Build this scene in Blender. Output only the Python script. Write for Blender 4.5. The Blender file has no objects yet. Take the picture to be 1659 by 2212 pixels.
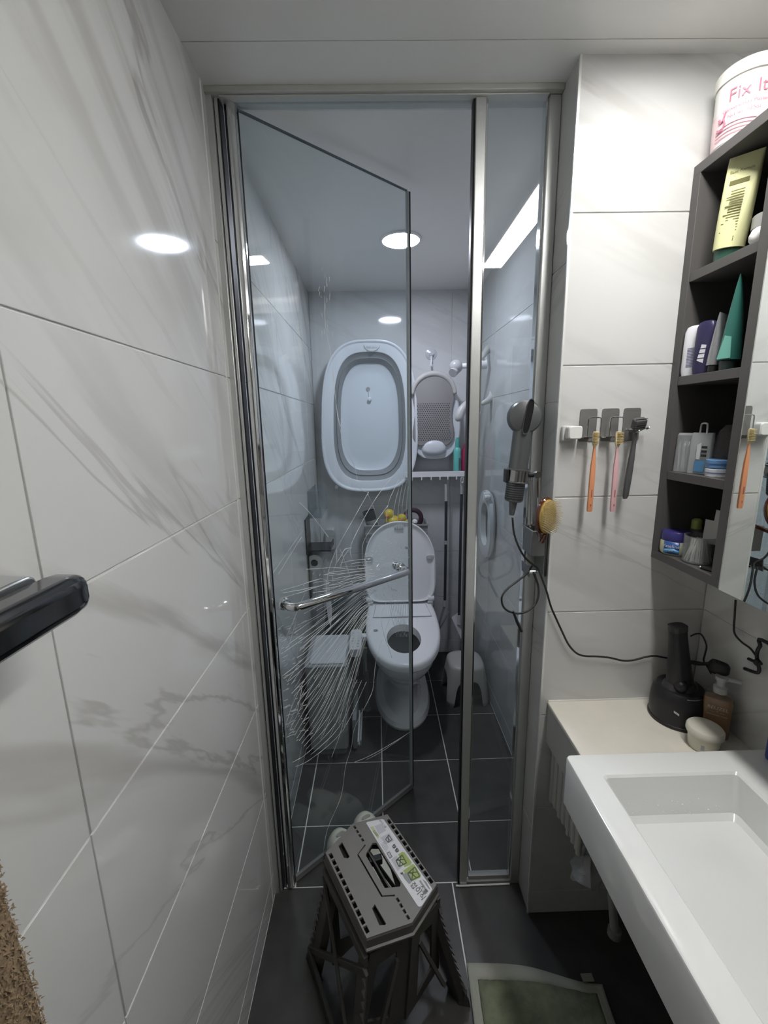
import bpy, bmesh, math, random
from mathutils import Vector as V, Matrix
random.seed(7)
S = bpy.context.scene
COL = S.collection
# ------------------------------------------------------------------ camera (principal point = image centre, f = 922 px of 1659)
F, CU, CV, H = 922.0, 829.5, 1106.0, 1.467
cy = V((812 - CU, -(917 - CV), -F)).normalized()
cz = -V((915 - CU, -(5600 - CV), -F)); cz = (cz - cy * cz.dot(cy)).normalized()
cx = cy.cross(cz)
R3 = Matrix((cx, cy, cz))                       # world = R3 @ camera
EYE = V((0, 0, H))
cam = bpy.data.objects.new('camera', bpy.data.cameras.new('camera'))
cam.matrix_world = Matrix.Translation(EYE) @ R3.to_4x4()
cam.data.sensor_fit = 'HORIZONTAL'; cam.data.sensor_width = 36; cam.data.lens = F / 1659 * 36
cam.data.clip_start = 0.02
COL.objects.link(cam); S.camera = cam
def P(u, v, x=None, y=None, z=None):
    "the point of the photograph's pixel on a plane of the room"
    d = R3 @ V((u - CU, -(v - CV), -F)); i, val = (0, x) if x is not None else (1, y) if y is not None else (2, z)
    return EYE + d * ((val - EYE[i]) / d[i])
# ------------------------------------------------------------------ world, exposure, lamps
w = bpy.data.worlds.new('World'); S.world = w; w.use_nodes = True
w.node_tree.nodes['Background'].inputs[0].default_value = (0.9, 0.95, 1, 1)
w.node_tree.nodes['Background'].inputs[1].default_value = 0.02
S.view_settings.view_transform = 'Standard'; S.view_settings.look = 'None'
S.view_settings.gamma = 1; S.view_settings.use_curve_mapping = False
S.view_settings.exposure = 1.05
STRIP_W, DOWN_W = 26.0, 66.0                     # emission strength of the ceiling strip and of the downlight
HALL_W = 0                                     # light of the hall through the open door behind the camera
# ------------------------------------------------------------------ materials
MATS = {}
def mat(name, col, rough=.5, metal=0, spec=.5, coat=0, emit=0, trans=0, ior=1.45, bump=0, bscale=80, var=0, vscale=6, alpha=1):
    if name in MATS: return MATS[name]
    m = bpy.data.materials.new(name); m.use_nodes = True; nt = m.node_tree; b = nt.nodes['Principled BSDF']
    b.inputs['Base Color'].default_value = (*col, 1); b.inputs['Roughness'].default_value = rough
    b.inputs['Metallic'].default_value = metal; b.inputs['Specular IOR Level'].default_value = spec
    b.inputs['Coat Weight'].default_value = coat; b.inputs['Coat Roughness'].default_value = .05
    b.inputs['Transmission Weight'].default_value = trans; b.inputs['IOR'].default_value = ior
    b.inputs['Alpha'].default_value = alpha
    if emit:
        b.inputs['Emission Color'].default_value = (*col, 1); b.inputs['Emission Strength'].default_value = emit
    N = nt.nodes.new; L = nt.links.new
    g = N('ShaderNodeNewGeometry')
    if bump:
        n = N('ShaderNodeTexNoise'); n.inputs['Scale'].default_value = bscale; n.inputs['Detail'].default_value = 4
        L(g.outputs['Position'], n.inputs['Vector']); bp = N('ShaderNodeBump'); bp.inputs['Strength'].default_value = bump
        bp.inputs['Distance'].default_value = .002
        L(n.outputs['Fac'], bp.inputs['Height']); L(bp.outputs['Normal'], b.inputs['Normal'])
    if var:
        n = N('ShaderNodeTexNoise'); n.inputs['Scale'].default_value = vscale; n.inputs['Detail'].default_value = 6
        L(g.outputs['Position'], n.inputs['Vector'])
        r = N('ShaderNodeValToRGB'); r.color_ramp.elements[0].position = .3; r.color_ramp.elements[1].position = .7
        r.color_ramp.elements[0].color = (*[c * (1 - var) for c in col], 1); r.color_ramp.elements[1].color = (*[min(1, c * (1 + var)) for c in col], 1)
        L(n.outputs['Fac'], r.inputs['Fac']); L(r.outputs['Color'], b.inputs['Base Color'])
    MATS[name] = m; return m
def marble(name, rot, st=(1, .13, 1), base=(.66, .66, .65), vein=(.36, .345, .33), rough=.07, amount=1.0, seed=0):
    m = bpy.data.materials.new(name); m.use_nodes = True; nt = m.node_tree; b = nt.nodes['Principled BSDF']
    N = nt.nodes.new; L = nt.links.new
    g = N('ShaderNodeNewGeometry'); mp = N('ShaderNodeMapping'); mp.inputs['Rotation'].default_value = rot
    mp.inputs['Location'].default_value = (seed, seed * .7, seed * .3)
    L(g.outputs['Position'], mp.inputs['Vector'])
    sc = N('ShaderNodeVectorMath'); sc.operation = 'MULTIPLY'; sc.inputs[1].default_value = st   # stretch along the vein
    L(mp.outputs['Vector'], sc.inputs[0])
    def ridge(scale, width, dist):
        n = N('ShaderNodeTexNoise'); n.inputs['Scale'].default_value = scale; n.inputs['Detail'].default_value = 6
        n.inputs['Roughness'].default_value = .55; n.inputs['Distortion'].default_value = dist
        L(sc.outputs[0], n.inputs['Vector'])
        a = N('ShaderNodeMath'); a.operation = 'SUBTRACT'; a.inputs[1].default_value = .5; L(n.outputs['Fac'], a.inputs[0])
        c = N('ShaderNodeMath'); c.operation = 'ABSOLUTE'; L(a.outputs[0], c.inputs[0])
        r = N('ShaderNodeMapRange'); r.inputs['From Min'].default_value = 0; r.inputs['From Max'].default_value = width
        r.inputs['To Min'].default_value = 1; r.inputs['To Max'].default_value = 0; r.interpolation_type = 'SMOOTHSTEP'
        L(c.outputs[0], r.inputs['Value']); return r.outputs[0]
    big, fine = ridge(2.3, .05, .3), ridge(3.3, .014, .5)
    mask = N('ShaderNodeTexNoise'); mask.inputs['Scale'].default_value = 1.6; mask.inputs['Detail'].default_value = 2
    L(sc.outputs[0], mask.inputs['Vector'])
    mr = N('ShaderNodeMapRange'); mr.inputs['From Min'].default_value = .36; mr.inputs['From Max'].default_value = .56
    L(mask.outputs['Fac'], mr.inputs['Value'])
    def mul(a, k):
        x = N('ShaderNodeMath'); x.operation = 'MULTIPLY'; L(a, x.inputs[0])
        if isinstance(k, float): x.inputs[1].default_value = k
        else: L(k, x.inputs[1])
        return x.outputs[0]
    ad = N('ShaderNodeMath'); ad.operation = 'ADD'; ad.use_clamp = True
    L(mul(big, .50 * amount), ad.inputs[0]); L(mul(fine, .50 * amount), ad.inputs[1])
    f = mul(ad.outputs[0], mr.outputs[0])
    mx = N('ShaderNodeMix'); mx.data_type = 'RGBA'; mx.inputs[6].default_value = (*base, 1); mx.inputs[7].default_value = (*vein, 1)
    L(f, mx.inputs[0]); L(mx.outputs[2], b.inputs['Base Color'])
    b.inputs['Roughness'].default_value = rough; b.inputs['Specular IOR Level'].default_value = .5
    MATS[name] = m; return m
def glassy(name, tint, rough=0.0, refl=1.0, body=0.0):
    "thin clear pane: light passes straight through, both faces reflect by fresnel; body = share of faint diffuse film"
    m = bpy.data.materials.new(name); m.use_nodes = True; nt = m.node_tree; nt.nodes.clear(); N = nt.nodes.new; L = nt.links.new
    o = N('ShaderNodeOutputMaterial'); t = N('ShaderNodeBsdfTransparent'); t.inputs[0].default_value = (*tint, 1)
    gl = N('ShaderNodeBsdfGlossy'); gl.inputs['Roughness'].default_value = rough
    fr = N('ShaderNodeFresnel'); fr.inputs['IOR'].default_value = 1.5
    gg = N('ShaderNodeNewGeometry'); mr = N('ShaderNodeMapRange'); mr.inputs['To Min'].default_value = 1.5; mr.inputs['To Max'].default_value = 1 / 1.5
    L(gg.outputs['Backfacing'], mr.inputs['Value']); L(mr.outputs[0], fr.inputs['IOR'])
    k = N('ShaderNodeMath'); k.operation = 'MULTIPLY'; k.inputs[1].default_value = refl; k.use_clamp = True; L(fr.outputs[0], k.inputs[0])
    a = N('ShaderNodeMixShader'); L(k.outputs[0], a.inputs[0]); L(t.outputs[0], a.inputs[1]); L(gl.outputs[0], a.inputs[2])
    last = a
    if body:
        d = N('ShaderNodeBsdfDiffuse'); d.inputs[0].default_value = (.75, .78, .8, 1)
        c = N('ShaderNodeMixShader'); c.inputs[0].default_value = body; L(a.outputs[0], c.inputs[1]); L(d.outputs[0], c.inputs[2]); last = c
    L(last.outputs[0], o.inputs[0]); MATS[name] = m; return m
M_LEFT = marble('marble_left', (math.radians(42), 0, 0), base=(.66, .66, .65))
M_BACK = marble('marble_back', (0, math.radians(-25), 0), st=(.13, 1, 1), base=(.60, .60, .59), amount=.62, seed=3.1)
M_REAR = marble('marble_rear', (0, math.radians(-25), 0), st=(.13, 1, 1), base=(.66, .67, .68), amount=.35, seed=5)
M_RIGHT = marble('marble_right', (math.radians(35), 0, 0), amount=.7, seed=8)
GROUT = mat('grout', (.70, .70, .69), .8)
GROUTW = mat('floor_grout', (.72, .72, .70), .7)
FLOOR = mat('charcoal_tile', (.054, .052, .051), .38, spec=.4, var=.18, vscale=14, bump=.05)
CEIL = mat('ceiling_panel', (.80, .79, .77), .28, spec=.35, bump=.03, bscale=300)
ALU = mat('satin_aluminium', (.66, .67, .66), .38, .75)
ALUD = mat('dull_aluminium', (.50, .51, .50), .45, .8)
CHROME = mat('chrome', (.80, .81, .82), .06, 1)
STEEL = mat('brushed_steel', (.45, .44, .43), .3, 1)
BLACK = mat('black_rubber', (.012, .012, .013), .5)
WHITE = mat('white_plastic', (.82, .82, .84), .25)
CERA = mat('white_ceramic', (.82, .82, .83), .08, coat=.5)
SINKM = mat('basin_ceramic', (.80, .81, .80), .12, coat=.3)
GREYP = mat('grey_plastic', (.33, .345, .35), .4)
LGREY = mat('light_grey_plastic', (.52, .53, .53), .4)
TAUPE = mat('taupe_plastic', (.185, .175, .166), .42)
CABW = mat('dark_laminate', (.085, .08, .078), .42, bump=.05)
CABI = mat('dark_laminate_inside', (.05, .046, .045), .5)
BEIGE = mat('beige_stone', (.74, .70, .62), .3, var=.03, vscale=20)
MIRROR = mat('mirror', (.86, .9, .89), 0.0, 1)
GLASS = glassy('clear_glass', (.93, .965, .97), refl=1.15, body=.012)
GLASSF = glassy('fixed_glass', (.93, .96, .965), refl=1.6, body=.03)
ACRYL = glassy('clear_acrylic', (.9, .93, .94), .02, body=.06)
BOTTLE = glassy('clear_bottle', (.85, .86, .84), .05, body=.12)
CRACK = mat('glass_fracture', (.80, .84, .86), .2, spec=1, alpha=.95)
# ------------------------------------------------------------------ mesh building
ORG = {}
def tag(o, label=None, cat=None, group=None, kind=None):
    for k, v in (('label', label), ('category', cat), ('group', group), ('kind', kind)):
        if v: o[k] = v
    return o
def thing(name, label, cat, loc, group=None, kind=None):
    o = bpy.data.objects.new(name, None); COL.objects.link(o); o.location = loc; o.empty_display_size = .05
    ORG[o.name] = V(loc); return tag(o, label, cat, group, kind)
class MB:
    def __init__(s): s.v = []; s.f = []
    def add(s, vs, fs):
        n = len(s.v); s.v += [V(p) for p in vs]; s.f += [[i + n for i in f] for f in fs]; return s
    def box(s, a, b):
        x0, y0, z0 = a; x1, y1, z1 = b
        return s.add([(x0, y0, z0), (x1, y0, z0), (x1, y1, z0), (x0, y1, z0), (x0, y0, z1), (x1, y0, z1), (x1, y1, z1), (x0, y1, z1)],
                     [(0, 3, 2, 1), (4, 5, 6, 7), (0, 1, 5, 4), (1, 2, 6, 5), (2, 3, 7, 6), (3, 0, 4, 7)])
    def beam(s, p, q, w, t, up=(0, 0, 1), w2=None, t2=None):
        "square bar from p to q, w wide across `up`'s side, t thick"
        p, q = V(p), V(q); d = (q - p).normalized(); a = d.cross(V(up)).normalized(); b = a.cross(d)
        w2 = w if w2 is None else w2; t2 = t if t2 is None else t2
        vs = [p + a * w * i / 2 + b * t * j / 2 for i, j in ((-1, -1), (1, -1), (1, 1), (-1, 1))] + [q + a * w2 * i / 2 + b * t2 * j / 2 for i, j in ((-1, -1), (1, -1), (1, 1), (-1, 1))]
        return s.add(vs, [(3, 2, 1, 0), (4, 5, 6, 7), (0, 1, 5, 4), (1, 2, 6, 5), (2, 3, 7, 6), (3, 0, 4, 7)])
    def loft(s, rings, cap0=True, cap1=True, closed=True):
        n = len(rings[0]); vs = [p for r in rings for p in r]; fs = []
        for k in range(len(rings) - 1):
            for i in range(n if closed else n - 1):
                j = (i + 1) % n; fs.append((k * n + i, k * n + j, (k + 1) * n + j, (k + 1) * n + i))
        if cap0: fs.append(tuple(range(n - 1, -1, -1)))
        if cap1: fs.append(tuple((len(rings) - 1) * n + i for i in range(n)))
        return s.add(vs, fs)
    def tube(s, path, r, n=10, cap=True, closed=False):
        path = [V(p) for p in path]; m = len(path); rs = r if isinstance(r, (list, tuple)) else [r] * m; rings = []
        up = None
        for i in range(m):
            a = path[(i - 1) % m] if closed or i else path[0]; b = path[(i + 1) % m] if closed or i < m - 1 else path[-1]
            t = (b - a).normalized()
            if up is None: up = t.orthogonal().normalized()
            up = (up - t * up.dot(t)); up = up.normalized() if up.length > 1e-6 else t.orthogonal().normalized()
            sd = t.cross(up)
            rings.append([path[i] + (up * math.cos(6.28319 * k / n) + sd * math.sin(6.28319 * k / n)) * rs[i] for k in range(n)])
        if closed: rings.append(rings[0])
        return s.loft(rings, cap and not closed, cap and not closed)
    def lathe(s, c, prof, n=24, axis=(0, 0, 1), cap0=True, cap1=True):
        "profile of (radius, height) along axis from c"
        c, ax = V(c), V(axis).normalized(); u = ax.orthogonal().normalized(); w_ = ax.cross(u)
        return s.loft([[c + ax * h + (u * math.cos(6.28319 * k / n) + w_ * math.sin(6.28319 * k / n)) * max(r, 1e-5) for k in range(n)] for r, h in prof], cap0, cap1)
    def ball(s, c, rx, ry=None, rz=None, n=16, m=10):
        ry = ry or rx; rz = rz or rx; c = V(c)
        return s.loft([[c + V((rx * math.sin(math.pi * j / m) * math.cos(6.28319 * k / n), ry * math.sin(math.pi * j / m) * math.sin(6.28319 * k / n), -rz * math.cos(math.pi * j / m))) for k in range(n)]
                       for j in range(1, m)], True, True)
    def quad(s, *p): return s.add(p, [tuple(range(len(p)))])
    def prism(s, poly, d):
        "polygon of 3-D points pushed along vector d"
        poly = [V(p) for p in poly]; d = V(d); return s.loft([poly, [p + d for p in poly]])
    def holed(s, outer, holes, d):
        "flat horizontal or tilted polygon with holes, given thickness along d"
        from mathutils.geometry import delaunay_2d_cdt
        o = V(outer[0]); nrm = (V(outer[1]) - o).cross(V(outer[2]) - o).normalized(); a = (V(outer[1]) - o).normalized(); b = nrm.cross(a)
        loops = [[V(p) for p in lp] for lp in [outer] + holes]; p2 = [V(((p - o).dot(a), (p - o).dot(b))) for lp in loops for p in lp]
        ed, k, rg = [], 0, []
        for lp in loops:
            n = len(lp); ed += [(k + i, k + (i + 1) % n) for i in range(n)]; rg.append([p2[k + i] for i in range(n)]); k += n
        vo, eo, fo = delaunay_2d_cdt(p2, ed, [], 1, 1e-6)[:3]
        def inside(q, poly):
            c = False
            for i in range(len(poly)):
                u, w_ = poly[i], poly[i - 1]
                if (u.y > q.y) != (w_.y > q.y) and q.x < (w_.x - u.x) * (q.y - u.y) / (w_.y - u.y) + u.x: c = not c
            return c
        fs = []
        for f in fo:
            q = sum((vo[i] for i in f), V((0, 0))) / len(f)
            if inside(q, rg[0]) and not any(inside(q, h) for h in rg[1:]): fs.append(list(f))
        top = [o + a * v.x + b * v.y for v in vo]; n = len(top); d = V(d); F2 = fs + [[i + n for i in reversed(f)] for f in fs]; cnt = {}
        for f in fs:
            for i in range(len(f)): e = (f[i], f[(i + 1) % len(f)]); cnt[e] = 1
        for (u, w_) in list(cnt):
            if (w_, u) not in cnt: F2.append([u, w_, w_ + n, u + n])
        return s.add(top + [p + d for p in top], F2)
    def xf(s, f): s.v = [V(f(p)) for p in s.v]; return s
    def build(s, name, m, parent=None, org=None, bevel=0, seg=2, smooth=.6, solid=0, sub=0, label=None, cat=None, group=None, kind=None):
        o0 = ORG[parent.name] if parent is not None else V(org) if org is not None else V((0, 0, 0))
        me = bpy.data.meshes.new(name); me.from_pydata([p - o0 for p in s.v], [], s.f)
        bm = bmesh.new(); bm.from_mesh(me); bmesh.ops.remove_doubles(bm, verts=bm.verts[:], dist=1e-6)
        bmesh.ops.recalc_face_normals(bm, faces=bm.faces[:]); bm.to_mesh(me); bm.free()
        if smooth: me.shade_smooth(); me.set_sharp_from_angle(angle=smooth)
        o = bpy.data.objects.new(name, me); COL.objects.link(o); me.materials.append(m)
        if parent is not None: o.parent = parent
        else: o.location = o0
        ORG[o.name] = o0
        if solid: md = o.modifiers.new('solid', 'SOLIDIFY'); md.thickness = solid; md.offset = 0
        if bevel:
            md = o.modifiers.new('bevel', 'BEVEL'); md.width = bevel; md.segments = seg; md.limit_method = 'ANGLE'; md.angle_limit = .6
            md.harden_normals = False
        if sub: md = o.modifiers.new('sub', 'SUBSURF'); md.levels = sub; md.render_levels = sub
        return tag(o, label, cat, group, kind)
def ring(c, a, b, e=2, n=32, U=(1, 0, 0), W=(0, 1, 0)):
    c, U, W = V(c), V(U), V(W); out = []
    for k in range(n):
        t = 6.28319 * k / n; ct, st = math.cos(t), math.sin(t)
        out.append(c + U * a * math.copysign(abs(ct) ** (2 / e), ct) + W * b * math.copysign(abs(st) ** (2 / e), st))
    return out
def spline(pts, n=8):
    "Catmull-Rom through the points"
    pts = [V(p) for p in pts]; q = [pts[0]] + pts + [pts[-1]]; out = []
    for i in range(1, len(q) - 2):
        for k in range(n):
            t = k / n; a, b, c, d = q[i - 1:i + 3]
            out.append(.5 * ((2 * b) + (c - a) * t + (2 * a - 5 * b + 4 * c - d) * t * t + (3 * b - a - 3 * c + d) * t ** 3))
    return out + [pts[-1]]
def text(s, name, m, parent, c, U, W, size, label=None, lift=.0006, align='CENTER'):
    "lettering as thin raised print; U reading direction, W up"
    cu = bpy.data.curves.new('t', 'FONT'); cu.body = s; cu.size = 1; cu.align_x = align; cu.align_y = 'CENTER'
    ob = bpy.data.objects.new('t', cu); COL.objects.link(ob); dg = bpy.context.evaluated_depsgraph_get(); dg.update()
    me = bpy.data.meshes.new_from_object(ob.evaluated_get(dg)); bpy.data.objects.remove(ob)
    U, W = V(U).normalized(), V(W).normalized(); Nn = U.cross(W); c = V(c); o0 = ORG[parent.name]
    for v in me.vertices: v.co = c + U * v.co.x * size + W * v.co.y * size + Nn * lift - o0
    me.materials.clear(); me.materials.append(m); me.name = name
    o = bpy.data.objects.new(name, me); COL.objects.link(o); o.parent = parent; ORG[o.name] = o0
    return tag(o, label)
def flat(poly, name, m, parent, d, **k):
    return MB().prism(poly, d).build(name, m, parent, smooth=0, **k)
# ================================================================== SETTING
XL, YR, XT, YB, XW, ZC = -.3575, 2.55, .58, 1.02, .84, 2.19
def wall(name, a, b, m=GROUT): o = MB().box(a, b).build(name, m, smooth=0, kind='structure'); ORG[o.name] = V((0, 0, 0)); return o
def tiles(par, m, axis, face, sign, us, zs, gap=.0016, name='wall_tile', depth=.006):
    "tiles on a wall at coordinate `face` of axis (0 = x, 1 = y), us = joints along the wall, zs = joints up"
    cache = {}
    for i in range(len(us) - 1):
        for j in range(len(zs) - 1):
            w_, h = round(us[i + 1] - us[i], 5), round(zs[j + 1] - zs[j], 5)
            if (w_, h) not in cache:
                d = depth * sign; g = gap
                a = (0, g, g) if axis == 0 else (g, 0, g); b = (d, w_ - g, h - g) if axis == 0 else (w_ - g, d, h - g)
                a, b = [min(p, q) for p, q in zip(a, b)], [max(p, q) for p, q in zip(a, b)]
                o = MB().box(a, b).build(name, m, par, bevel=.0008, seg=2); cache[(w_, h)] = o
            else:
                o = cache[(w_, h)].copy(); COL.objects.link(o)
            o.location = (face, us[i], zs[j]) if axis == 0 else (us[i], face, zs[j])
zj = [.085, .385, .685, .985, 1.285, 1.585]
wl = wall('wall_left', (XL - .1, -1, -.05), (XL - .0015, 2.7, ZC + .02))
tiles(wl, M_LEFT, 0, XL - .005, 1, [-.765, -.165, .435, 1.075], [.0] + zj + [ZC + .01])
tiles(wl, M_LEFT, 0, XL - .005, 1, [1.075, 1.67, 2.27, YR], [.0] + zj + [1.885, ZC + .01])
wr = wall('wall_rear', (-.45, YR + .0015, -.05), (.75, YR + .1, ZC + .02))
tiles(wr, M_REAR, 1, YR + .005, -1, [XL, .44, XT], [.0] + zj + [ZC + .01])
wt = wall('wall_toilet_right', (XT + .0015, 1.17, -.05), (XT + .1, 2.6, ZC + .02))
tiles(wt, marble('marble_toilet_right', (math.radians(35), 0, 0), base=(.50, .51, .52), amount=.5, seed=12), 0, XT + .005, -1, [1.17, 1.55, 2.15, YR], [.0] + zj + [1.885, ZC + .01])
wb = wall('wall_pier', (.4325, YB + .0025, -.05), (1.0, 1.17, ZC + .02))
zb = [0, .083, .383, .683, .983, 1.284, 1.591, 1.904, ZC + .01]
tiles(wb, M_BACK, 1, YB + .006, -1, [.430, XW], zb)
M_END = marble('marble_end', (math.radians(25), 0, 0), base=(.55, .55, .54), amount=.7, seed=9)
tiles(wb, M_END, 0, .436, -1, [YB + .006, 1.17], [0, .3, .6, .9, 1.21, 1.51, 1.81, ZC + .01])
we = wall('wall_right', (XW + .0025, -1, -.05), (XW + .1, 1.1, ZC + .02))
tiles(we, M_RIGHT, 0, XW + .006, -1, [-.765, -.165, .435, YB], zb)
wf = wall('wall_front', (-.45, -1.1, -.05), (.95, -.995, ZC + .02), mat('front_wall_paint', (.5, .5, .48), .5))
dr = thing('door_1', None, None, (.02, -.99, 0), kind='structure')
HALL = mat('hall_light', (1, .95, .88), emit=HALL_W) if HALL_W else mat('hall_dark', (.12, .11, .10), .7)
MB().box((-.30, -.995, 0), (.38, -.985, 2.0)).build('doorway', HALL, dr)
MB().box((-.34, -.995, 0), (-.30, -.96, 2.05)).box((.38, -.995, 0), (.42, -.96, 2.05)).box((-.34, -.995, 2.0), (.42, -.96, 2.05)).build('door_frame', WHITE, dr)
ce = MB().box((-.45, .987, ZC), (.95, 2.65, ZC + .05)).build('ceiling', CEIL, kind='structure', smooth=0)
MB().box((-.45, -1.1, ZC), (.95, .985, ZC + .05)).build('ceiling_panel', CEIL, ce, smooth=0)
fl = MB().box((-.45, -1.1, -.06), (1.0, 2.65, -.002)).build('floor', GROUTW, kind='structure', smooth=0)
cache = {}
def ftile(x0, y0, x1, y1, g=.0022):
    k = (round(x1 - x0, 4), round(y1 - y0, 4))
    if k not in cache: o = MB().box((g, g, -.008), (k[0] - g, k[1] - g, 0)).build('floor_tile', FLOOR, fl, bevel=.0007); cache[k] = o
    else: o = cache[k].copy(); COL.objects.link(o)
    o.location = (x0, y0, 0)
for i, (x0, x1) in enumerate(((XL, .216), (.216, .816), (.816, XW))):
    for y0, y1 in ((-1.0, -.68), (-.68, -.08), (-.08, .52), (.52, 1.118)): ftile(x0, y0, x1, y1)
xs = [XL, -.295, -.006, .285, XT]; ys = [1.118, 1.333, 1.635, 1.935, 2.235, YR]
for i in range(4):
    for j in range(5): ftile(xs[i], ys[j], xs[i + 1], ys[j + 1])
MB().box((XL, 1.071, 0), (XL + .0016, 1.079, ZC)).build('trim_1', GROUT, kind='structure')
MB().box((.4275, YB - .001, 0), (.4325, YB + .004, ZC)).build('trim_2', mat('corner_bead', (.72, .72, .7), .35, .3), kind='structure')
# ------------------------------------------------------------------ lamps
t = thing('ceiling_strip_light', 'long flat white strip light on the ceiling above the basin', 'light', (.55, .48, ZC))
MB().box((.497, .085, ZC - .022), (.605, .885, ZC)).build('housing', WHITE, t, bevel=.008, seg=3)
MB().box((.508, .10, ZC - .026), (.594, .84, ZC - .0215)).build('diffuser', mat('strip_diffuser', (1, .985, .955), emit=STRIP_W), t, bevel=.004)
t = thing('downlight', 'round recessed bright downlight in the ceiling above the toilet', 'light', (.116, 1.888, ZC))
MB().lathe((.116, 1.888, ZC), [(.083, 0), (.083, -.005), (.074, -.007), (.074, 0)], 40, cap0=False, cap1=False).build('trim_ring', WHITE, t)
MB().lathe((.116, 1.888, ZC - .001), [(.073, 0), (.073, -.003)], 40).build('diffuser', mat('downlight_diffuser', (.83, .875, 1), emit=DOWN_W), t)
# ================================================================== SHOWER ENCLOSURE (frame and fixed pane)
HX, HY, TH = -.312, 1.122, math.radians(40.6)      # hinge and opening angle of the door
t = thing('shower_screen', 'satin aluminium shower door frame with narrow fixed pane on the right', 'door frame', (.03, 1.12, 0))
MB().box((XL, 1.10, 0), (-.343, 1.145, ZC - .012)).box((-.341, 1.108, 0), (-.334, 1.14, ZC - .012)).build('left_jamb', ALU, t, bevel=.001)
MB().box((-.343, 1.112, 0), (-.341, 1.14, ZC - .012)).box((-.334, 1.112, .0), (-.3305, 1.14, ZC - .012)).build('seal', BLACK, t, smooth=0)
MB().box((XL, 1.092, ZC - .012), (.4295, 1.15, ZC)).box((XL + .03, 1.10, ZC - .016), (.4, 1.14, ZC - .012)).build('header', mat('header_aluminium', (.58, .58, .56), .5, .5), t, bevel=.0015)
MB().box((-.318, 1.118, ZC - .03), (.236, 1.124, ZC - .016)).build('clear_seal', ACRYL, t, smooth=0)
MB().box((.238, 1.106, .001), (.262, 1.137, ZC - .016)).build('post', ALU, t, bevel=.002)
MB().box((.2335, 1.112, .001), (.2385, 1.132, ZC - .016)).build('seal', BLACK, t, smooth=0)
MB().box((.262, 1.114, .001), (.268, 1.13, ZC - .016)).build('post_lip', CHROME, t, bevel=.001)
MB().box((.402, 1.106, 0), (.4295, 1.145, ZC - .012)).build('right_jamb', ALU, t, bevel=.002)
MB().box((.397, 1.112, 0), (.402, 1.134, ZC - .016)).build('jamb_lip', CHROME, t, bevel=.001)
MB().box((.262, 1.108, 0), (.402, 1.138, .012)).box((.268, 1.114, .012), (.397, 1.132, .026)).build('bottom_track', mat('track_aluminium', (.30, .30, .29), .5, .5), t, bevel=.001)
MB().tube(spline([(.226, 1.104, .003), (.24, 1.102, .004), (.30, 1.103, .003), (.40, 1.104, .003)], 5), .0028, 6).build('silicone_bead', mat('silicone', (.66, .66, .63), .5), t)
MB().box((.266, 1.1195, .02), (.399, 1.1245, ZC - .014)).build('fixed_pane', GLASSF, t, smooth=0, label='narrow clear glass pane')
# ------------------------------------------------------------------ the broken swing door
E_ = V((math.cos(TH), math.sin(TH), 0)); NO = V((math.sin(TH), -math.cos(TH), 0)); HO = V((HX, HY, 0))   # along the door; towards the viewer
DW, DZ0, DZ1 = .562, .010, 2.168
def D(s, z, off=0): return HO + E_ * s + NO * off + V((0, 0, z))
def DP(u, v, off=0):
    "pixel to the door's plane: (s, z)"
    d = R3 @ V((u - CU, -(v - CV), -F)); tt = NO.dot(HO - EYE + NO * off) / NO.dot(d); p = EYE + d * tt; return (p - HO).dot(E_), p.z
door = thing('glass_door', 'shattered glass shower door swung inwards, with long chrome handle', 'door', D(0, 0))
def dslab(s0, s1, z0, z1, o0, o1): return MB().prism([D(s0, z0, o0), D(s1, z0, o0), D(s1, z0, o1), D(s0, z0, o1)], (0, 0, z1 - z0))
dslab(.008, DW - .006, DZ0 + .012, DZ1, -.003, .003).build('pane', GLASS, door, smooth=0)
MB().prism([D(-.010, .004, -.008), D(.016, .004, -.008), D(.016, .004, .006), D(.008, .004, .013), D(-.004, .004, .013), D(-.010, .004, .006)], (0, 0, DZ1 + .002)).build('hinge_stile', CHROME, door, bevel=.003, seg=3)
dslab(.016, .0185, DZ0, DZ1, -.004, .006).build('seal', BLACK, door, smooth=0)
dslab(DW - .007, DW + .001, DZ0, DZ1, -.005, .005).build('edge_seal', mat('clear_seal_strip', (.46, .49, .49), .25, alpha=.85), door, bevel=.001)
dslab(DW + .001, DW + .005, DZ0, DZ1, -.006, .006).build('magnet_strip', BLACK, door, smooth=0)
dslab(.016, DW, DZ0 - .006, DZ0 + .014, -.005, .005).build('bottom_seal', mat('bottom_seal', (.24, .245, .24), .4, alpha=.8), door, smooth=0)
dslab(.016, DW - .006, DZ1, DZ1 + .0035, -.003, .003).build('top_edge', mat('glass_edge', (.12, .16, .17), .1), door, smooth=0)
h1, h2 = DP(606, 1306), DP(858, 1222); zh = .972
s1, s2 = .044, .500
path = [D(s1, zh, .003), D(s1, zh, .032)] + [D(s1 + .026 * (1 - math.cos(a)), zh, .032 + .026 * math.sin(a)) for a in (.3, .6, .9, 1.2, 1.57)] + \
       [D(s2 - .026 * (1 - math.cos(a)), zh - .004, .032 + .026 * math.sin(a)) for a in (1.57, 1.2, .9, .6, .3)] + [D(s2, zh - .004, .032), D(s2, zh - .004, .003)]
hd = MB().tube(path, .0122, 18).build('handle', CHROME, door, label='long chrome bar handle', smooth=1)
MB().lathe(D(s1, zh, .003), [(.018, 0), (.0185, .008), (.015, .012), (.015, .018)], 20, NO).build('handle_collar', CHROME, hd)
MB().lathe(D(s2, zh, .003), [(.017, 0), (.017, .010), (.014, .014), (.014, .02)], 20, NO).build('handle_collar', CHROME, hd)
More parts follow.
